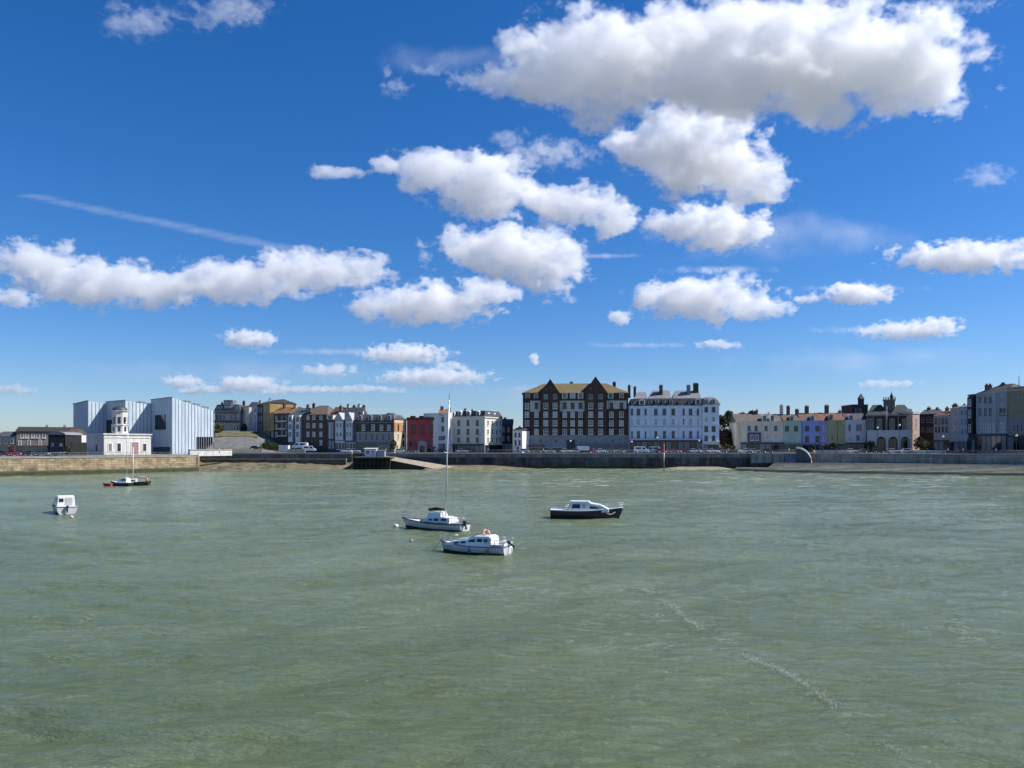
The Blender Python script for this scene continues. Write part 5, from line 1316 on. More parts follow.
def car(kind, name, label, px, d, pm, rz=0.0, cat='car', box=None, z=None, group=None):
    p = pxd(px, d); t = thing(name, label, cat, (p.x, p.y, (ground_z(p.x, p.y) if z is None else z)), rz, group)
    body, cab = CAR_PROF[kind]
    hw = .86 if kind in ('hatchback', 'saloon') else 1.0
    def slab(prof, w0, w1, nm, m_, par):
        n = len(prof); zs = [z for _, z in prof]; z0, z1 = min(zs), max(zs)
        vs = []
        for sgn in (-1, 1):
            for x, z in prof:
                f = (z-z0)/(z1-z0+1e-6); vs.append((x, sgn*(w0+(w1-w0)*f), z))
        fs = [tuple(range(n))[::-1], tuple(range(n, 2*n))] + [(i, (i+1) % n, n+(i+1) % n, n+i) for i in range(n)]
        b = MB(); b.add(vs, fs); o = b.build(nm, m_, par)
        bv = o.modifiers.new('soft', 'BEVEL'); bv.width = .06; bv.segments = 2
        return o
    if kind == 'lorry':
        slab(body, hw, hw, 'chassis', M_tyre, t)
        slab([(1.2,1.004),(1.2,2.35),(1.9,2.4),(2.5,1.6),(2.6,.7),(2.05,.6)], 1.0, .95, 'cab', pm, t)
        b = MB(); b.box(-3.4, 1.0, -1.1, 1.1, 1.1, 3.0); b.build('box_body', box, t)
        b = MB(); b.box(1.45, 1.95, -1.01, -.985, 1.5, 2.1); b.box(1.45, 1.95, .985, 1.01, 1.5, 2.1); b.build('side_window', M_cglass, t)
    else:
        bo = slab(body, hw, hw*(.97 if cab else .86), 'body', pm, t)
        if cab:
            slab(cab, hw*.93, hw*.72, 'cabin_glass', M_cglass, t)
            c = cab; slab([(c[1][0]-.02, c[1][1]-.03), (c[1][0]+.1, c[1][1]+.035), (c[2][0]-.1, c[2][1]+.035), (c[2][0]+.05, c[2][1]-.03)], hw*.74, hw*.7, 'roof', pm, t)
        else:
            b = MB()
            for s in (-1, 1): b.add([(.3,s*.965,1.3),(1.5,s*.955,1.35),(1.15,s*.905,1.95),(.3,s*.905,1.95)], [(0,1,2,3)])
            for s in (-1, 1): b.add([(-.2,s*.965,1.35),(-1.9,s*.965,1.35),(-1.9,s*.905,1.95),(-.2,s*.905,1.95)], [(0,1,2,3)])
            b.add([(1.24,-.8,2.15),(1.24,.8,2.15),(1.74,.88,1.42),(1.74,-.88,1.42)], [(0,1,2,3)])
            b.build('cabin_glass', M_cglass, t)
        xl = max(x for x, z in body); xr = min(x for x, z in body)
        for s in (-1, 1):
            b = MB(); b.box(xl-.22, xl+.03, s*hw*.72-.16, s*hw*.72+.16, .62, .8); b.build('headlight', M_lampg, t)
            b = MB(); b.box(xr-.03, xr+.1, s*hw*.78-.1, s*hw*.78+.1, .7, .92); b.build('tail_light', M_tail, t)
    wm, rmh = wheel_meshes(); ax = 1.22 if cab else 1.6
    for x in (-ax, ax):
        for s in (-1, 1):
            w = place('wheel', wm, t, (x, s*(hw-.08), .32)); place('rim', rmh, w)
    return t
WHT = paint('white_paint', (.74,.74,.74)); SIL = paint('silver_paint', (.42,.43,.45)); BLK = paint('black_car_paint', (.015,.015,.018)); RED = paint('red_car_paint', (.35,.03,.03)); GRY = paint('grey_car_paint', (.12,.125,.13)); BLU = paint('blue_car_paint', (.05,.08,.16)); PNK = paint('faded_red_paint', (.42,.16,.14)); LIM = paint('olive_car_paint', (.25,.27,.12))
def dsea(px):                                            # a parking row just behind the sea wall
    return {0: 270}.get(0) if px < 800 else 270 - (px-800)*.17
for kind, nm, lb, px, dd, pm, rz in [
    ('hatchback','parked_car','silver hatchback parked under the canopy at the brown hotel corner',525,271,SIL,0),
    ('hatchback','parked_car','olive green hatchback parked second along the brown hotel',537,271.5,LIM,math.pi),
    ('hatchback','parked_car','silver hatchback parked before the brown hotel shop windows',549,271,SIL,math.pi),
    ('saloon','parked_car','grey saloon parked before the brown hotel entrance',558,272,GRY,0),
    ('hatchback','parked_car','white hatchback parked left of the red and white lorry',566,270.5,WHT,0),
    ('hatchback','parked_car','silver car parked between white hatchback and lorry',573.6,271.5,SIL,math.pi),
    ('hatchback','parked_car','white hatchback parked right of the red and white lorry',601.5,271,WHT,0),
    ('saloon','parked_car','olive saloon parked in front of the brown hotel',610.5,271,LIM,0),
    ('saloon','parked_car','olive saloon parked last before the brown hotel end',619.5,271.4,LIM,math.pi),
    ('hatchback','parked_car','red hatchback parked by the red and white marker pole',662,270,RED,0),
    ('saloon','parked_car','faded red saloon parked beyond the marker pole',674,270.6,PNK,0),
    ('saloon','parked_car','dark red saloon parked between faded red and white cars',684,271,RED,math.pi),
    ('hatchback','parked_car','white hatchback parked before the pale blue hotel',694.4,270,WHT,0),
    ('hatchback','parked_car','silver hatchback parked before the pale blue corner house',704,271,SIL,math.pi),
    ('saloon','parked_car','white saloon parked at the end of the pale blue hotel row',712.6,270,WHT,0),
    ('hatchback','parked_car','grey hatchback parked under the rust brown bank',722.4,271,GRY,0),
    ('hatchback','parked_car','white hatchback parked before the lit end of the cream pub',744,268,WHT,math.pi),
    ('hatchback','parked_car','silver hatchback parked by the cream pub bay window',755,267,SIL,0),
    ('saloon','parked_car','black saloon parked before the cream pub shopfront',768,267,BLK,0),
    ('hatchback','parked_car','white hatchback parked before the pale lilac house',852,262,WHT,0),
    ('hatchback','parked_car','grey hatchback parked before the lilac house corner',861.5,261,GRY,math.pi),
    ('saloon','parked_car','black saloon parked before the first arch',878.5,259,BLK,0),
    ('hatchback','parked_car','white hatchback parked before the middle arch',893.5,256,WHT,0),
    ('hatchback','parked_car','silver hatchback parked before the last arch',904,254,SIL,math.pi),
    ('hatchback','parked_car','white hatchback parked below the white bay terrace',346.5,270,WHT,math.pi),
    ('hatchback','parked_car','silver hatchback parked left of the white kiosk',354.5,272,SIL,0),
    ('saloon','parked_car','grey saloon parked before the red building',412,271,GRY,0),
    ('hatchback','parked_car','white hatchback parked at the red building arch',400.5,272,WHT,0),
    ('hatchback','parked_car','black hatchback parked before the narrow white house',441,272,BLK,math.pi),
    ('saloon','parked_car','silver saloon parked before the cream corner hotel',462,272,SIL,0),
    ('hatchback','parked_car','black hatchback parked on the sloping bank road',256,284,BLK,.2),
    ('hatchback','parked_car','dark red hatchback parked near the red gate on the pier',14.5,222,RED,.1),
    ('hatchback','parked_car','black hatchback parked at the far end of the pier',4,224,BLK,.1),
    ('saloon','parked_car','black saloon parked on the pier between red hatchback and boats',31,222,BLK,.1),
    ('saloon','parked_car','dark grey saloon parked on the pier beside the boats',41,222,GRY,.1)]:
    car(kind, nm, lb, px, dd, pm, rz, group='cars parked along the seafront')
car('van', 'parked_van', 'long white van parked below the pale blue hotel', 641, 271, WHT, 0, 'van')
car('van', 'parked_van', 'white van parked nose to tail behind the long white van', 652.5, 274, SIL, math.pi, 'van')
car('van', 'camper_van', 'white camper van parked in front of the brown brick house', 300, 290, WHT, math.pi, 'van', z=6.6).scale = (1.15, 1.1, 1.1)
car('van', 'parked_van', 'white van parked beside the camper van', 309.5, 288, WHT, 0, 'van', z=5.6)
car('lorry', 'parked_lorry', 'lorry with a red cab and white box parked before the brown hotel', 586, 272, RED, 0, 'lorry', box=WHT).scale = (.95, 1, .8)
t = thing('white_container', 'white box container standing beside the green hedge', 'container', (X(278.6, 283), 283, ground_z(X(280, 283), 283)))
b = MB(); b.box(0, 9.6*283/F, 0, 2.3, .15, 2.35); b.build('box_body', mat('container_white', (.68,.68,.68), .6, .1, .8), t)
b = MB()
for i in range(12): q = .1+i*9.4*283/F/12; b.box(q, q+.1, -.05, -.003, .2, 2.3)
b.build('corrugation', mat('container_white', (.68,.68,.68)), t)
b = MB(); b.box(.1, .5, .1, 2.2, -.1, .147); b.box(3.0, 3.4, .1, 2.2, -.1, .147); b.build('skid', M_dfr, t)

# ------------------------------------------------------------------ lamps and posts
M_post = mat('black_iron', (.02,.02,.022), .5, .2, 2)
M_globe = mat('opal_globe', (.75,.74,.70), .3)
def lamp(label, px, d, row):
    p = pxd(px, d); gz = ground_z(p.x, p.y); t = thing('street_lamp', label, 'street lamp', (p.x, p.y, gz), 0, 'globe lamps on the seafront'); h = Z(row, d) - gz
    m = MB(); m.lathe([(.16,0),(.14,.5),(.08,.7),(.055,h-.4),(.1,h-.3),(.12,h-.24)], seg=8); m.build('post', M_post, t)
    m = MB(); m.lathe([(.05,h-.235),(.3,h-.1),(.38,h+.1),(.3,h+.32),(.06,h+.42)], seg=12); m.build('globe', M_globe, t)
for lb, px, d, row in [('globe street lamp in front of the first arch', 877.4, 253, 428), ('tall globe street lamp in front of the last arch', 899.4, 249, 425.6), ('globe street lamp before the pinkish terrace', 943, 240, 437), ('globe street lamp before the tan hotel', 1016.4, 226, 436), ('globe street lamp by the long white van', 657, 268, 438), ('globe street lamp before the brown hotel entrance', 570.4, 268, 441.4), ('globe street lamp before the pale blue corner house', 699, 267, 441), ('globe street lamp before the brown hotel end', 631.6, 268, 442)]:
    lamp(lb, px, d, row)
t = thing('beacon_post', 'brown post with a round head beside the white curved parapet', 'post', (X(814, 253), 253, 2.4)); 
m = MB(); m.lathe([(.3,0),(.26,Z(452, 253)-2.9),(.3,Z(452, 253)-2.8)], seg=8); m.build('post', mat('brown_post', (.24,.13,.09), .8, .3, 2), t)
m = MB(); m.lathe([(.1,Z(452, 253)-2.79),(.45,Z(452, 253)-2.5),(.45,Z(452, 253)-2.1),(.1,Z(452, 253)-1.8)], seg=10); m.build('beacon_head', mat('beacon_pale', (.55,.40,.34), .6), t)
d = 236; t = thing('marker_pole', 'red and white marker pole standing in the shallows below the pale blue hotel', 'marker pole', (X(664, d), d, -1.2))
top = Z(444, d) + 1.2
m = MB(); m.tube([(0,0,0),(0,0,top)], [.17,.13], 8); m.build('pole', mat('faded_red_pole', (.42,.16,.14), .7, .3, 2), t)
m = MB(); m.tube([(0,0,top*.45),(0,0,top*.72)], .17, 8); m.build('white_band', mat('pole_white', (.62,.58,.56), .7), t)
m = MB(); m.box(-.35,.35,-.05,.05,top,top+.7); m.build('topmark', mat('topmark_red', (.4,.10,.09), .6), t)
# railings along the sea wall
def rail(name, label, pts, z, h=1.05, step=2.2):
    t = thing(name, label, 'railing', (pts[0].x, pts[0].y, z)); o = pts[0]
    m = MB(); p_ = MB()
    for a, b_ in zip(pts, pts[1:]):
        n_ = max(1, int((b_-a).length/step))
        for i in range(n_+1):
            q = a.lerp(b_, i/n_) - o; p_.tube([(q.x, q.y+.4, 0), (q.x, q.y+.4, h)], .035, 5)
        for hh in (h, h*.55): m.tube([(a.x-o.x, a.y-o.y+.4, hh), (b_.x-o.x, b_.y-o.y+.4, hh)], .03, 5)
    m.build('rail', mat('rail_grey', (.22,.23,.25), .5), t); p_.build('baluster', mat('rail_grey', (.22,.23,.25)), t)
rail('sea_wall_railing', 'thin grey railing along the dark sea wall below the hotels', sea_pts[1:], ZP-.03)
rail('promenade_railing', 'thin grey railing along the grey promenade wall above the steps', prom_pts[:4], ZP-.03)
rail('quay_railing', 'thin dark railing along the sandstone quay wall', [quay_pts[1], quay_pts[2], quay_pts[3]], ZQ)

# ------------------------------------------------------------------ people on the promenade
def person(label, px, d, top, legs, rz, step=.25, z=None, arm=.1):
    p = pxd(px, d); t = thing('person', label, 'person', (p.x, p.y, ground_z(p.x, p.y) if z is None else z), rz)
    J = [(0,0,.92),(0,0,1.15),(0,.0,1.40),(0,0,1.50),(0,.02,1.62),(0,.0,1.74)]
    R_ = [.15,.13,.16,.06,.095,.07]
    E = [(0,1),(1,2),(2,3),(3,4),(4,5)]
    for s in (-1, 1):
        b = len(J); f = s*step
        J += [(s*.09,0,.88),(s*.1,f*.5,.48),(s*.1,f,.08),(s*.1,f-.16,.03)]; R_ += [.10,.065,.045,.04]; E += [(0,b),(b,b+1),(b+1,b+2),(b+2,b+3)]
        b = len(J); J += [(s*.2,0,1.42),(s*.25,.02-f*arm,1.12),(s*.24,-.1-f*.5,.88),(s*.24,-.15-f*.6,.79)]; R_ += [.065,.048,.036,.04]; E += [(2,b),(b,b+1),(b+1,b+2),(b+2,b+3)]
    me = bpy.data.meshes.new('body'); me.from_pydata(J, E, [])
    o = place('body', me, t); o.modifiers.new('s', 'SKIN'); o.modifiers.new('u', 'SUBSURF').levels = 1
    for v, r in zip(me.skin_vertices[0].data, R_): v.radius = (r, r)
    me.skin_vertices[0].data[0].use_root = True
    dg = bpy.context.evaluated_depsgraph_get(); m2 = bpy.data.meshes.new_from_object(o.evaluated_get(dg)); o.modifiers.clear(); o.data = m2
    for m_ in (mat('skin', (.42,.26,.19), .6), top, legs, M_tyre, mat('brown_hair', (.05,.03,.02), .7)): m2.materials.append(m_)
    for f in m2.polygons:
        c = f.center; i = 0
        if c.z > 1.66 or (c.z > 1.58 and c.y > .03): i = 4
        elif c.z > 1.5: i = 0
        elif c.z > .94 and not (abs(c.x) > .19 and c.z < 1.0): i = 1
        elif abs(c.x) > .19: i = 0
        elif c.z > .1: i = 2
        else: i = 3
        f.material_index = i; f.use_smooth = True
    return t
cl = lambda n, c: mat('cloth_' + n, c, .9, .15, 3)
for lb, px, d, a, b_, rz in [
    ('person in a dark jacket walking in front of the dark bay house', 972, 233, cl('navy', (.03,.035,.06)), cl('black', (.015,.015,.017)), 1.5),
    ('person in a pale top and dark trousers near the moss green shop', 963, 234, cl('pale', (.55,.53,.50)), cl('black', (.015,.015,.017)), -1.4),
    ('person in a black coat standing by the grey white terrace shops', 985, 231, cl('black', (.015,.015,.017)), cl('denim', (.06,.08,.13)), .2),
    ('person in a white shirt walking past the violet fascia shops', 996, 229, cl('white', (.7,.7,.7)), cl('denim', (.06,.08,.13)), 1.6),
    ('person in a dark red top standing before the bluish house', 957, 236, cl('maroon', (.15,.03,.03)), cl('black', (.015,.015,.017)), .6),
    ('person in a cream top walking along the pale terrace wall', 219.5, 249, cl('cream', (.6,.55,.42)), cl('tan', (.22,.16,.1)), 1.5),
    ('person in a black jacket standing at the foot of the bank road', 223, 262, cl('black', (.015,.015,.017)), cl('grey', (.12,.12,.13)), .5)]:
    person(lb, px, d, a, b_, rz)
PC = [cl('navy', (.03,.035,.06)), cl('white', (.7,.7,.7)), cl('maroon', (.15,.03,.03)), cl('black', (.015,.015,.017)), cl('teal', (.05,.16,.17)), cl('yellow', (.55,.40,.08)), cl('pale', (.55,.53,.50))]
PN = ['navy', 'white', 'dark red', 'black', 'teal', 'yellow', 'pale grey']
for i, (px, where) in enumerate([(531, 'walking past the olive green hatchback'), (543.5, 'between the silver cars by the hotel shops'), (593.5, 'just behind the red and white lorry'), (628, 'where the brown and pale blue hotels meet'), (667.5, 'beside the faded red saloon'), (699.5, 'under the globe lamp by the corner house'), (728, 'below the rust brown trees'), (762, 'in front of the cream pub bay window'), (789, 'before the mint green house'), (823, 'before the violet house'), (836, 'beside the dark bush at the olive yellow house'), (868, 'next to the dark round tree'), (887, 'between the first and middle arch'), (911, 'by the sunlit pink end'), (927, 'beside the olive bush'), (948, 'near the pinkish terrace end'), (425, 'before the arched entrance of the red building'), (450, 'before the narrow white houses'), (488, 'by the cream corner hotel'), (386, 'at the top of the pale ramp')]):
    dd_ = 267.2 if px < 742 else (266 if px < 800 else 264-(px-800)*.2)
    person('person in a %s top standing %s' % (PN[i % 7], where) if i % 2 else 'person in a %s jacket walking %s' % (PN[i % 7], where.replace('walking ', '')), px, dd_, PC[i % 7], cl('denim', (.06,.08,.13)) if i % 3 else cl('black', (.015,.015,.017)), 1.5 if i % 2 else .4*i)

# ------------------------------------------------------------------ boats laid up on the pier
def hull_stations(L, B, fb, bow, stern=.72, draft=.3, n=14, rake=.35, sheer=.25, fine=1.7):
    rows = []
    for i in range(n+1):
        t = i/n
        b = B/2*((1 - max(0, (t-.42)/.58)**fine) * (stern + (1-stern)*min(1, t/.42)**.8))
        zs = fb + sheer*(2*(t-.35))**2*(1 if t > .35 else .4) * (bow if t > .35 else 1)
        x = t*L - rake*0
        kx = draft*(1 - max(0, (t-.7)/.3)**2) 
        ov = rake*max(0, (t-.75)/.25)
        b = max(b, .012)
        rows.append([(x, 0, -kx), (x, b*.62, -kx*.55+.02), (x, b*.88, fb*.28), (x+ov*.3, b*.97, fb*.62), (x+ov*.55, b, zs)])
    return rows
def make_hull(root, rows, m_hull, m_deck, m_strake, boot=None, deck_drop=.06):
    n = len(rows); k = len(rows[0]); vs = []; fs = []; mi = []
    for r in rows:
        for s in (1, -1):
            for (x, y, z) in r: vs.append((x, s*y, z))
    for i in range(n-1):
        for s in (0, 1):
            for j in range(k-1):
                a = i*2*k + s*k + j; q = (a, a+1, a+1+2*k, a+2*k); fs.append(q if s == 0 else q[::-1]); mi.append(1 if j < 2 else 0)
    fs.append(tuple([j for j in range(k)] + [k+j for j in range(k-1, -1, -1)]))
    b = MB(); b.add(vs, fs, 0, True); b.mi[:len(mi)] = mi; h = b.build('hull', [m_hull, mat('waterline_weed', (.035,.04,.02), .8, .4, 3)], root)
    for f in h.data.polygons:
        if len(f.vertices) > 4: f.use_smooth = False
    vs = []
    for r in rows: x, y, z = r[-1]; vs += [(x, y*.97, z-deck_drop), (x, 0, z-deck_drop+.04), (x, -y*.97, z-deck_drop)]
    fs = []
    for i in range(n-1):
        for j in (0, 1): fs.append((i*3+j, i*3+j+1, (i+1)*3+j+1, (i+1)*3+j))
    b = MB(); b.add(vs, fs, 0, True); b.build('deck', m_deck, root)
    b = MB()
    for s in (1, -1): b.tube([(x, s*(y+.015), z-.03) for x, y, z in (r[-1] for r in rows)], .045, 6)
    x, y, z = rows[0][-1]; b.tube([(x-.01, y, z-.03), (x-.01, -y, z-.03)], .045, 6)
    b.build('rubbing_strake', m_strake, root)
    xb, yb, zb = rows[-1][-1]
    b = MB(); b.tube([(xb, 0, zb-.05), (xb+.35, .05, zb*.45), (xb+.9, .1, -.1)], .018, 5); b.build('mooring_line', mat('rope', (.42,.38,.28), .9), root)
    return h
M_gel = mat('white_gelcoat', (.72,.72,.70), .3, .08, 1.5)
M_geld = mat('greyed_gelcoat', (.52,.53,.54), .35, .18, 1.2, streak=True)
M_navy = mat('navy_paint', (.009,.013,.036), .3, .15, 1.5)
M_bstr = mat('blue_strake', (.05,.08,.16), .4)
M_kst = mat('black_strake', (.02,.02,.022), .5)
M_bdeck = mat('pale_blue_deck', (.42,.52,.64), .6, .15, 2)
M_wdeck = mat('white_deck', (.66,.66,.64), .6, .12, 2)
M_steel = mat('stainless', (.55,.56,.58), .25, metal=.9)
M_bwin = mat('boat_window', (.01,.012,.018), .06, spec=.8)
M_motor = mat('outboard_black', (.018,.018,.02), .4)
M_canvas = mat('navy_canvas', (.035,.04,.055), .85, .2, 3)
def cabin(root, prof, wb, wt, m, name='cabin'):
    """side profile (x,z), half-width wb at the foot and wt at the top"""
    n = len(prof); z0 = min(z for _, z in prof); z1 = max(z for _, z in prof)
    vs = [(x, s*(wb+(wt-wb)*(z-z0)/(z1-z0)), z) for s in (-1, 1) for x, z in prof]
    fs = [tuple(range(n))[::-1], tuple(range(n, 2*n))] + [(i, (i+1) % n, n+(i+1) % n, n+i) for i in range(n)]
    b = MB(); b.add(vs, fs); o = b.build(name, m, root); bv = o.modifiers.new('soft', 'BEVEL'); bv.width = .05; bv.segments = 3
    return o
def cab_window(root, quad, wb, wt, z0, z1, sides=(-1, 1), name='cabin_window', m=None, frame=None):
    for s in sides:
        b = MB(); vs = []
        for x, z in quad:
            y = wb+(wt-wb)*(z-z0)/(z1-z0); vs.append((x, s*(y+.012), z))
        vs2 = [(x, y - s*.06, z) for x, y, z in vs]; n = len(vs)
        b.add(vs+vs2, [tuple(range(n)), tuple(range(n, 2*n))[::-1]] + [(i, n+i, n+(i+1) % n, (i+1) % n) for i in range(n)])
        b.build(name, m or M_bwin, root)
def outboard(root, x, y, z, tilt=0.0):
    o = thing('outboard_motor', None, None); o.parent = root; o.scale = (.72, .72, .72); o.location = (x, y, z); o.rotation_euler = (0, tilt, 0)
    b = MB(); b.box(-.32, .08, -.14, .14, .15, .5); c = b.build('motor_cowl', M_motor, o); bv = c.modifiers.new('soft', 'BEVEL'); bv.width = .06; bv.segments = 2
    b = MB(); b.box(-.22, -.06, -.06, .06, -.55, .148); b.box(-.3, .0, -.1, .1, -.42, -.38); b.tube([(-.3,0,-.5),(.02,0,-.5)], [.03,.06], 8); b.build('motor_leg', M_motor, o)
    b = MB(); b.box(-.02, .1, -.12, .12, -.12, .147); b.build('bracket', M_steel, o)
def pulpit(root, rows, i0, h, aft=False, name='pulpit'):
    b = MB(); sel = rows[i0:] if not aft else rows[:i0]
    top = []
    for s in (1, -1):
        top.append([(r[-1][0], s*r[-1][1]*.93, r[-1][2]+h) for r in sel])
    path = top[0] + top[1][::-1] if not aft else top[0][::-1] + top[1]
    b.tube(path, .018, 5); b.tube([(x, y, z-h*.5) for x, y, z in path], .012, 5)
    for r in sel[::2] + [sel[-1]]:
        for s in (1, -1): b.tube([(r[-1][0], s*r[-1][1]*.93, r[-1][2]-.03), (r[-1][0], s*r[-1][1]*.93, r[-1][2]+h)], .016, 5)
    b.build(name, M_steel, root)
# ------------------------------------------------------------------ the moored boats
def boat(name, label, stern, rz, cat='boat', heel=0, z=0):
    t = thing(name, label, cat, (stern[0], stern[1], z), rz); t.rotation_euler = (heel, 0, rz); return t
def heading(a, b): return math.atan2(b[1]-a[1], b[0]-a[0])

# nearest: white cabin cruiser with a blue foredeck
s0 = (X(508.5, 50.6), 50.6); b0 = (X(442, 52.6), 52.6)
L = 6.05; real = math.hypot(b0[0]-s0[0], b0[1]-s0[1]) - .1
t = boat('cabin_cruiser', 'white cabin cruiser with a pale blue foredeck and outboard, nearest of the moored boats', s0, heading(s0, b0), heel=R(-2)); t.scale = (real/L, .90, .84)
rows = hull_stations(L, 2.15, .72, .7, .80, .35, 16, .4, .15, 2.1)
make_hull(t, rows, M_geld, M_wdeck, M_bstr)
cabin(t, [(1.15,.66),(1.2,1.36),(1.45,1.48),(2.7,1.44),(3.4,1.16),(4.6,1.0),(5.4,.80),(5.4,.66)], .82, .60, M_gel)
b = MB(); b.add([(3.46,-.60,1.165),(4.55,-.56,1.02),(4.55,.56,1.02),(3.46,.60,1.165),(3.46,-.60,1.20),(4.55,-.56,1.055),(4.55,.56,1.055),(3.46,.60,1.20)], [(0,3,2,1),(4,5,6,7),(0,1,5,4),(1,2,6,5),(2,3,7,6),(3,0,4,7)]); b.build('blue_foredeck_cover', mat('pale_blue_cover', (.20,.34,.50), .6, .2, 3), t)
b = MB(); b.add([(2.76,-.56,1.425),(3.36,-.60,1.185),(3.36,.60,1.185),(2.76,.56,1.425),(2.77,-.56,1.46),(3.37,-.60,1.22),(3.37,.60,1.22),(2.77,.56,1.46)], [(0,3,2,1),(4,5,6,7),(0,1,5,4),(1,2,6,5),(2,3,7,6),(3,0,4,7)]); b.build('windscreen', mat('blue_windscreen', (.05,.13,.24), .08, spec=.8), t)
for q in ([(1.5,1.02),(1.85,1.02),(1.85,1.26),(1.5,1.26)], [(2.0,1.02),(2.5,1.02),(2.45,1.26),(2.0,1.26)], [(2.65,.98),(3.3,.98),(3.1,1.16),(2.65,1.22)], [(3.5,.86),(3.95,.86),(3.9,1.0),(3.5,1.03)], [(4.15,.82),(4.6,.82),(4.5,.93),(4.15,.96)]):
    cab_window(t, q, .82, .60, .66, 1.48)
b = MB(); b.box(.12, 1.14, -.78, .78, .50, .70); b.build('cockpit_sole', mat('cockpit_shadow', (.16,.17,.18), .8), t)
b = MB(); b.box(.1, 1.14, .68, .86, .60, .90); b.box(.1, 1.14, -.86, -.68, .60, .90); b.box(.02, .1, -.84, .84, .60, .92); b.build('cockpit_coaming', M_gel, t)
outboard(t, -.12, -.1, .78, R(48)); pulpit(t, rows, 13, .45); pulpit(t, rows, 5, .5, True, 'pushpit')
for s in (-1, 1):
    b = MB(); b.tube([(.8, s*.86, .7), (.8, s*.86, 1.3)], .016, 5); b.build('stanchion', M_steel, t)
b = MB()
for s in (-1, 1): b.tube([(2.75, s*.45, 1.42), (2.7, s*.42, 1.56), (1.5, s*.45, 1.60), (1.45, s*.45, 1.46)], .02, 6)
b.build('grab_rail', mat('blue_rail', (.04,.05,.09), .5), t)
b = MB(); b.tube([(-.02, -.55, .55), (.0, -.6, -.2)], .02, 5); b.tube([(-.02, -.85, .55), (.0, -.85, -.2)], .02, 5)
for zz in (-.1, .12, .34): b.tube([(-.03, -.55, zz), (-.03, -.86, zz)], .018, 5)
b.build('boarding_ladder', M_steel, t)
for x_ in (1.4, 3.0):
    b = MB(); b.lathe([(.02,.12),(.09,.16),(.1,.3),(.09,.48),(.03,.54)], (x_, 1.08, 0), 9); b.tube([(x_, 1.08, .5), (x_, .98, .74)], .012, 4); b.build('fender', mat('fender_blue', (.10,.16,.30), .5, .2, 3), t)
# orange lifejacket bundle on the cabin roof
k = thing('life_ring', 'orange and cream life ring lying on the cabin roof of the nearest cruiser', 'life ring', t.matrix_basis @ Vector((2.0, .0, 1.63)), .4)
k.rotation_euler = (R(62), 0, .3)
for i in range(8):
    a0 = 2*math.pi*i/8; b = MB(); b.tube([(.2*math.cos(a0+2*math.pi/8*j/5), .2*math.sin(a0+2*math.pi/8*j/5), .0) for j in range(6)], .075, 8)
    b.build('ring_segment', mat('lifering_orange', (.62,.17,.06), .6) if i % 2 else mat('lifering_cream', (.72,.55,.42), .6), k)

M_wire = mat('wire_rope', (.10,.10,.11), .6)
# sailing boat behind it
s0 = (X(465.5, 64.4), 64.4); b0 = (X(404, 68.6), 68.6)
L = math.hypot(b0[0]-s0[0], b0[1]-s0[1]) - .2
t = boat('sailing_boat', 'white sailing boat with a tall bare mast and dark sail cover', s0, heading(s0, b0), 'sailing boat', heel=R(-1.5))
rows = hull_stations(L, 1.95, .66, .7, .66, .35, 16, .7, .16, 1.6)
make_hull(t, rows, M_geld, M_wdeck, M_kst)
cabin(t, [(1.2,.68),(1.28,1.12),(2.0,1.2),(3.2,1.14),(4.0,.98),(4.6,.80),(4.6,.68)], .68, .52, M_gel)
cab_window(t, [(2.45,.84),(3.0,.84),(3.0,1.04),(2.45,1.05)], .68, .52, .68, 1.2); cab_window(t, [(3.15,.84),(3.6,.84),(3.5,.98),(3.15,1.0)], .68, .52, .68, 1.2); cab_window(t, [(1.6,.88),(2.2,.88),(2.2,1.06),(1.6,1.06)], .68, .52, .68, 1.2)
cabin(t, [(2.3,1.14),(2.35,1.50),(2.7,1.60),(3.7,1.50),(3.95,.99)], .52, .40, M_gel, 'pop_top')
mx = 2.15; H_ = Z(400.5, 66) - 1.2
mst = MB(); mst.tube([(mx, 0, 1.15), (mx-.25, 0, 1.2+H_*.5), (mx-.62, 0, 1.2+H_)], [.06, .055, .035], 8); ms = mst.build('mast', mat('mast_alloy', (.62,.62,.62), .4, metal=.3), t)
b = MB(); b.tube([(mx-.45, -.5, 1.2+H_*.55), (mx-.28, 0, 1.2+H_*.55), (mx-.45, .5, 1.2+H_*.55)], .02, 5); b.build('spreader', M_steel, ms)
b = MB(); b.tube([(mx-.62, 0, 1.2+H_-.1), (L+.1, 0, 1.25)], .007, 4); b.tube([(mx-.62, 0, 1.2+H_-.1), (.1, 0, .8)], .007, 4)
for s in (-1, 1): b.tube([(mx-.6, 0, 1.2+H_-.2), (mx-.45, s*.5, 1.2+H_*.55), (mx-.1, s*.95, .8)], .006, 4)
b.build('rigging', M_wire, t)
b = MB(); b.tube([(mx+.15, 0, 1.78), (mx+1.0, 0, 1.80), (mx+1.9, 0, 1.68)], [.07, .15, .11], 8); b.build('sail_cover', mat('black_sail_cover', (.02,.02,.022), .85), t)
b = MB(); b.tube([(mx+.25, .0, 1.5), (mx+.25, 0, 1.8)], .03, 5); b.tube([(mx+1.8, .0, 1.1), (mx+1.8, 0, 1.75)], .03, 5); b.build('cover_crutch', M_steel, t)
b = MB(); b.tube([(mx-.62, 0, 1.2+H_), (mx-.64, 0, 1.75+H_)], .02, 5); b.build('masthead_aerial', M_kst, ms)
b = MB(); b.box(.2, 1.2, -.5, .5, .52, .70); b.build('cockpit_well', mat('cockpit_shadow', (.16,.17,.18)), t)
outboard(t, -.1, .25, .62, R(15)); pulpit(t, rows, 13, .5); pulpit(t, rows, 4, .5, True, 'pushpit')

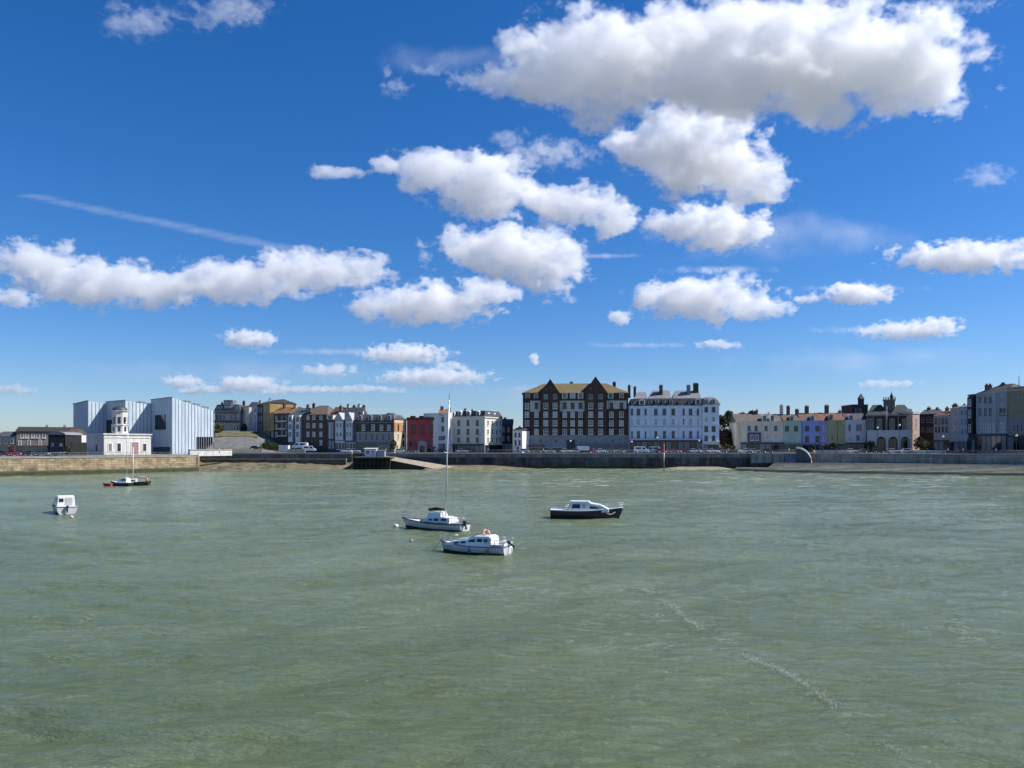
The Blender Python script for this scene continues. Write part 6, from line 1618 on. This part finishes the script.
# navy motor boat
d = 77.0; s0 = (X(551, d+.3), d+.3); b0 = (X(619.5, d-.6), d-.6)
L = math.hypot(b0[0]-s0[0], b0[1]-s0[1])
t = boat('navy_motor_boat', 'navy hulled motor boat with a white wheelhouse, moored alone in the harbour', s0, heading(s0, b0), heel=R(.6)); t.scale = (1, 1, .93)
rows = hull_stations(L, 2.4, .93, 1.0, .86, .35, 16, .6, .2, 2.2)
make_hull(t, rows, M_navy, M_wdeck, mat('pale_rail_strip', (.45,.50,.55), .5))
cabin(t, [(1.65,.74),(1.7,1.02),(2.0,1.72),(2.3,1.86),(3.7,1.84),(4.1,1.66),(4.9,1.52),(5.75,1.06),(5.75,.74)], .88, .70, M_gel)
cab_window(t, [(2.1,1.14),(2.95,1.14),(2.95,1.58),(2.2,1.58)], .88, .70, .74, 1.86); cab_window(t, [(3.85,1.12),(4.85,1.12),(4.6,1.32),(3.9,1.38)], .88, .70, .74, 1.86); cab_window(t, [(3.15,1.14),(3.45,1.14),(3.45,1.58),(3.15,1.58)], .88, .70, .74, 1.86, m=mat('pale_curtain', (.35,.37,.42), .4))
b = MB(); b.add([(1.99,-.62,1.76),(3.8,-.62,1.80),(3.8,.62,1.80),(1.99,.62,1.76),(1.95,-.74,1.875),(3.85,-.74,1.865),(3.85,.74,1.865),(1.95,.74,1.875)], [(0,3,2,1),(4,5,6,7),(0,1,5,4),(1,2,6,5),(2,3,7,6),(3,0,4,7)]); b.build('wheelhouse_roof', M_gel, t)
b = MB(); b.box(.15, 1.64, -.85, .85, .5, .74); b.build('cockpit_sole', mat('cockpit_pale', (.5,.5,.5), .7), t)
b = MB(); b.box(.05, 1.64, .84, .98, .6, .98); b.box(.05, 1.64, -.98, -.84, .6, .98); b.build('cockpit_coaming', M_wdeck, t)
b = MB()
for s in (-1, 1): b.tube([(5.75+.28*math.cos(a), s*(.80-.1), .68+.14*math.sin(a)) for a in np.linspace(math.pi*1.05, math.pi*1.95, 9)], .03, 5)
pulpit(t, rows, 11, .5); pulpit(t, rows, 5, .45, True, 'pushpit')
for s in (-1, 1):                                        # the pale chevron painted on each bow
    r_ = rows[13][3]; b = MB()
    pts_ = []
    for i in range(7):
        a = i/6; x = 5.35 + .95*a; z = .74 - .22*math.sin(a*math.pi)
        tt = x/L*16; i0 = min(int(tt), 15); f = tt-i0
        y0 = rows[i0][3][1]*(1-f) + rows[i0+1][3][1]*f; pts_.append((x+.05, s*(y0+.03), z))
    b.tube(pts_, .035, 5); b.build('bow_chevron', mat('chevron_pale', (.5,.52,.55), .5), t)
b = MB(); b.tube([(3.1, .3, 1.85), (3.1, .3, 2.35)], .015, 5); b.build('aerial', M_steel, t)

# small white motor cruiser seen from its quarter
c0 = (X(67.0, 81.3), 81.3)
t = boat('small_white_cruiser', 'small white boxy cabin boat lying alone off the quay wall, its stern sunlit', c0, R(128), heel=R(1.0))
rows = hull_stations(4.6, 2.1, .80, .9, .9, .3, 14, .25, .18, 2.4)
make_hull(t, rows, M_geld, M_wdeck, mat('grey_strake', (.25,.26,.28), .5))
cabin(t, [(.7,.78),(.72,1.86),(1.0,1.95),(2.6,1.9),(3.1,1.3),(3.9,1.05),(3.9,.78)], .86, .76, M_gel)
cab_window(t, [(.95,1.25),(1.55,1.25),(1.55,1.68),(.95,1.68)], .86, .76, .78, 1.95); cab_window(t, [(1.7,1.25),(2.55,1.25),(2.4,1.68),(1.7,1.68)], .86, .76, .78, 1.95)
b = MB(); b.box(.685, .70, -.55, .1, .95, 1.7); b.build('cabin_door', mat('door_cream', (.42,.42,.40), .5), t)
b = MB(); b.box(.68, .70, .25, .65, 1.3, 1.65); b.build('rear_window', M_bwin, t)
b = MB(); b.box(.05, .6, -.95, .95, .55, .85); b.build('stern_locker', M_gel, t)
outboard(t, -.1, 0, .6); pulpit(t, rows, 10, .4)

# the two dark hulled yachts off the harbour office, with the red tender
d = 143; s0 = (X(131, d), d); b0 = (X(111.5, d+1), d+1); L = math.hypot(b0[0]-s0[0], b0[1]-s0[1])
t = boat('white_cabin_yacht', 'dark hulled yacht with a white cabin beside the red tender', s0, heading(s0, b0), 'sailing boat')
rows = hull_stations(L, 1.7, .62, 1.1, .75, .3, 12, .3, .2, 1.7); make_hull(t, rows, mat('black_hull', (.02,.02,.023), .35), M_wdeck, M_wfr)
cabin(t, [(.5,.6),(.55,1.4),(.9,1.5),(2.0,1.4),(2.6,.85),(2.6,.6)], .62, .5, M_gel); cab_window(t, [(.8,.95),(1.7,.95),(1.6,1.25),(.8,1.25)], .62, .5, .6, 1.5)
hm = Z(416, d); b = MB(); b.tube([(.9, 0, 1.4), (.85, 0, hm)], [.07, .04], 6); b.build('mast', mat('mast_alloy', (.62,.62,.62)), t)
b = MB(); b.tube([(.85, 0, hm-.2), (L, 0, .9)], .012, 4); b.tube([(.85, 0, hm-.2), (.02, 0, .8)], .012, 4); b.build('rigging', M_steel, t)
d = 145; s0 = (X(149, d), d); b0 = (X(126.5, d-1), d-1); L = math.hypot(b0[0]-s0[0], b0[1]-s0[1])
t = boat('black_yacht', 'low black yacht with a short white mast off the harbour office', s0, heading(s0, b0), 'sailing boat')
rows = hull_stations(L, 1.7, .66, 1.1, .8, .3, 12, .3, .2, 1.7); make_hull(t, rows, mat('black_hull', (.02,.02,.023)), mat('dark_deck', (.12,.11,.10), .8), M_kst)
cabin(t, [(2.0,.62),(2.05,1.25),(2.4,1.3),(3.4,1.15),(3.7,.62)], .55, .42, M_gel); cab_window(t, [(2.3,.85),(3.2,.85),(3.1,1.05),(2.3,1.08)], .55, .42, .62, 1.3)
hm = Z(447, d-.5); b = MB(); b.tube([(2.75, 0, 1.2), (2.72, 0, hm)], [.09, .06], 6); b.build('mast', mat('white_mast', (.72,.72,.70), .5), t)
b = MB(); b.tube([(2.6, 0, 1.7), (.7, 0, 1.55)], [.09, .13], 7); b.build('furled_sail', mat('grey_sailcloth', (.30,.28,.29), .9), t)
b = MB(); b.lathe([(.02,.7),(.18,.75),(.22,1.0),(.18,1.3),(.03,1.4)], (.35, 0, 0), 9); b.build('stern_fender', mat('orange_fender', (.55,.22,.10), .6), t)
outboard(t, -.1, 0, .5)
d = 142; s0 = (X(111.6, d), d); b0 = (X(103.6, d), d); L = math.hypot(b0[0]-s0[0], b0[1]-s0[1])
t = boat('red_tender', 'small red tender lying at the bow of the white cabin yacht', s0, heading(s0, b0), 'dinghy')
rows = hull_stations(L, .95, .48, .8, .85, .15, 10, .15, .1, 1.9); make_hull(t, rows, mat('tender_red', (.42,.03,.05), .5, .15, 2), mat('tender_dark', (.05,.015,.02), .8), mat('tender_red_rail', (.35,.03,.04), .5), deck_drop=.18)
for x in (.45, .95): b = MB(); b.box(x, x+.18, -.36, .36, .34, .38); b.build('thwart', mat('thwart_wood', (.3,.2,.12), .7), t)

# mooring buoys
def buoy(label, px, row, m_, r):
    d = DW(row); t = thing('mooring_buoy', label, 'buoy', (X(px, d), d, 0), 0, 'mooring buoys')
    b = MB(); b.lathe([(.02,-r*.6),(r*.8,-r*.35),(r,r*.2),(r*.75,r*.75),(.12*r,r)], seg=14); b.build('float', m_, t)
    b = MB(); b.tube([(0,0,r*.95),(0,0,r*1.35)], .03, 6); b.build('mooring_eye', M_steel, t)
buoy('white mooring buoy floating off the bow of the sailing boat', 396, 526.5, M_gel, .24)
buoy('pink mooring buoy floating left of the nearest cruiser', 411.5, 541, mat('buoy_pink', (.45,.28,.26), .6), .13)
buoy('pale mooring buoy under the stern of the small white boxy boat', 71.5, 517.5, mat('buoy_pale', (.5,.4,.4), .6), .2)
# boats and lumber laid up on the pier car park
for i, (px, dd, mm, lb, rz) in enumerate([(50, 224, M_geld, 'grey white dinghy laid up on the pier before the black boat shed', .25), (57, 222, M_bdeck, 'pale blue dinghy laid up beside the grey white dinghy', -.2), (23, 226, M_navy, 'dark dinghy laid up on the pier between the parked cars', .1)]):
    t = boat('laid_up_dinghy', lb, (X(px-4, dd), dd), rz, 'dinghy', z=ZQ+.55)
    rows = hull_stations(4.2, 1.5, .6, .8, .8, .25, 10, .2, .12, 1.9); make_hull(t, rows, mm, M_wdeck, M_kst, deck_drop=.12)
    for x in (.8, 3.0): b = MB(); b.box(x, x+.2, -.6, .6, -.55, -.2); b.build('trestle', mat('trestle_wood', (.2,.14,.09), .8), t)
    b = MB(); b.box(1.6, 1.85, -.6, .6, .52, .58); b.build('thwart', mat('thwart_wood', (.3,.2,.12)), t)

# foam: the drifting streak and small breakers at the sea wall
def foam():
    rng = random.Random(11); b = MB()
    def flake(x, y, r, el=1.0, rot=0):
        n = 7; ca, sa = math.cos(rot), math.sin(rot); vs = []
        for k in range(n):
            a = 2*math.pi*k/n; q = r*rng.uniform(.45, 1.2); u, v = q*el*math.cos(a), q*math.sin(a)
            vs.append((x+u*ca-v*sa, y+u*sa+v*ca, .035+rng.uniform(0, .02)))
        b.add(vs, [tuple(range(n))])
    line = [(640, 588), (665, 602), (690, 622), (722, 642), (750, 660), (775, 668), (800, 682), (830, 702), (865, 730), (905, 757)]
    pts_ = [Vector((X(px, DW(r)), DW(r))) for px, r in line]
    for i in range(7000):
        t_ = rng.random(); s_ = t_*(len(pts_)-1); k = min(int(s_), len(pts_)-2)
        p = pts_[k].lerp(pts_[k+1], s_-k)
        c = (.6+.4*math.sin(t_*47+3*math.sin(t_*19)))*(.5 + .7*math.exp(-((t_-.62)/.2)**2) + .4*math.exp(-((t_-.12)/.14)**2) + .35*math.exp(-((t_-.93)/.1)**2))
        if rng.random() > .12+.75*c: continue
        w_ = .05 + .22*rng.random()**2*p.y/20
        flake(p.x+rng.gauss(0, w_*1.2), p.y+rng.gauss(0, w_*2.2), rng.uniform(.003, .009)*p.y/18, rng.uniform(1, 3.2), rng.gauss(-.2, .7))
    o = b.build('foam', mat('sea_foam', (.48,.51,.45), .8, .3, 3)); tag(o, kind='stuff')
    b = MB()
    for px0, px1, r, n in ((400, 740, 473, 180), (740, 1024, 478, 150), (450, 740, 470.0, 220), (560, 1000, 477.5, 200), (530, 740, 481.5, 190), (430, 520, 480, 40), (730, 1024, 480, 120), (520, 620, 485, 50), (780, 940, 486, 40), (200, 420, 474, 70), (390, 640, 470.6, 80), (740, 1024, 474.8, 160)):
        for i in range(n):
            px = rng.uniform(px0, px1); rr_ = r + rng.gauss(0, 1.2); 
            if r > 472 and rng.random() > .5+.5*math.sin(px*.06+r): continue
            d = DW(rr_ + (.7*(px-740)/280 if r in (474.8, 478) else 0)); flake(X(px, d), d, rng.uniform(.12, .45), rng.uniform(2, 6), rng.uniform(-.06, .06))
    o = b.build('foam', mat('sea_foam', (.48,.51,.45))); tag(o, kind='stuff')
foam()
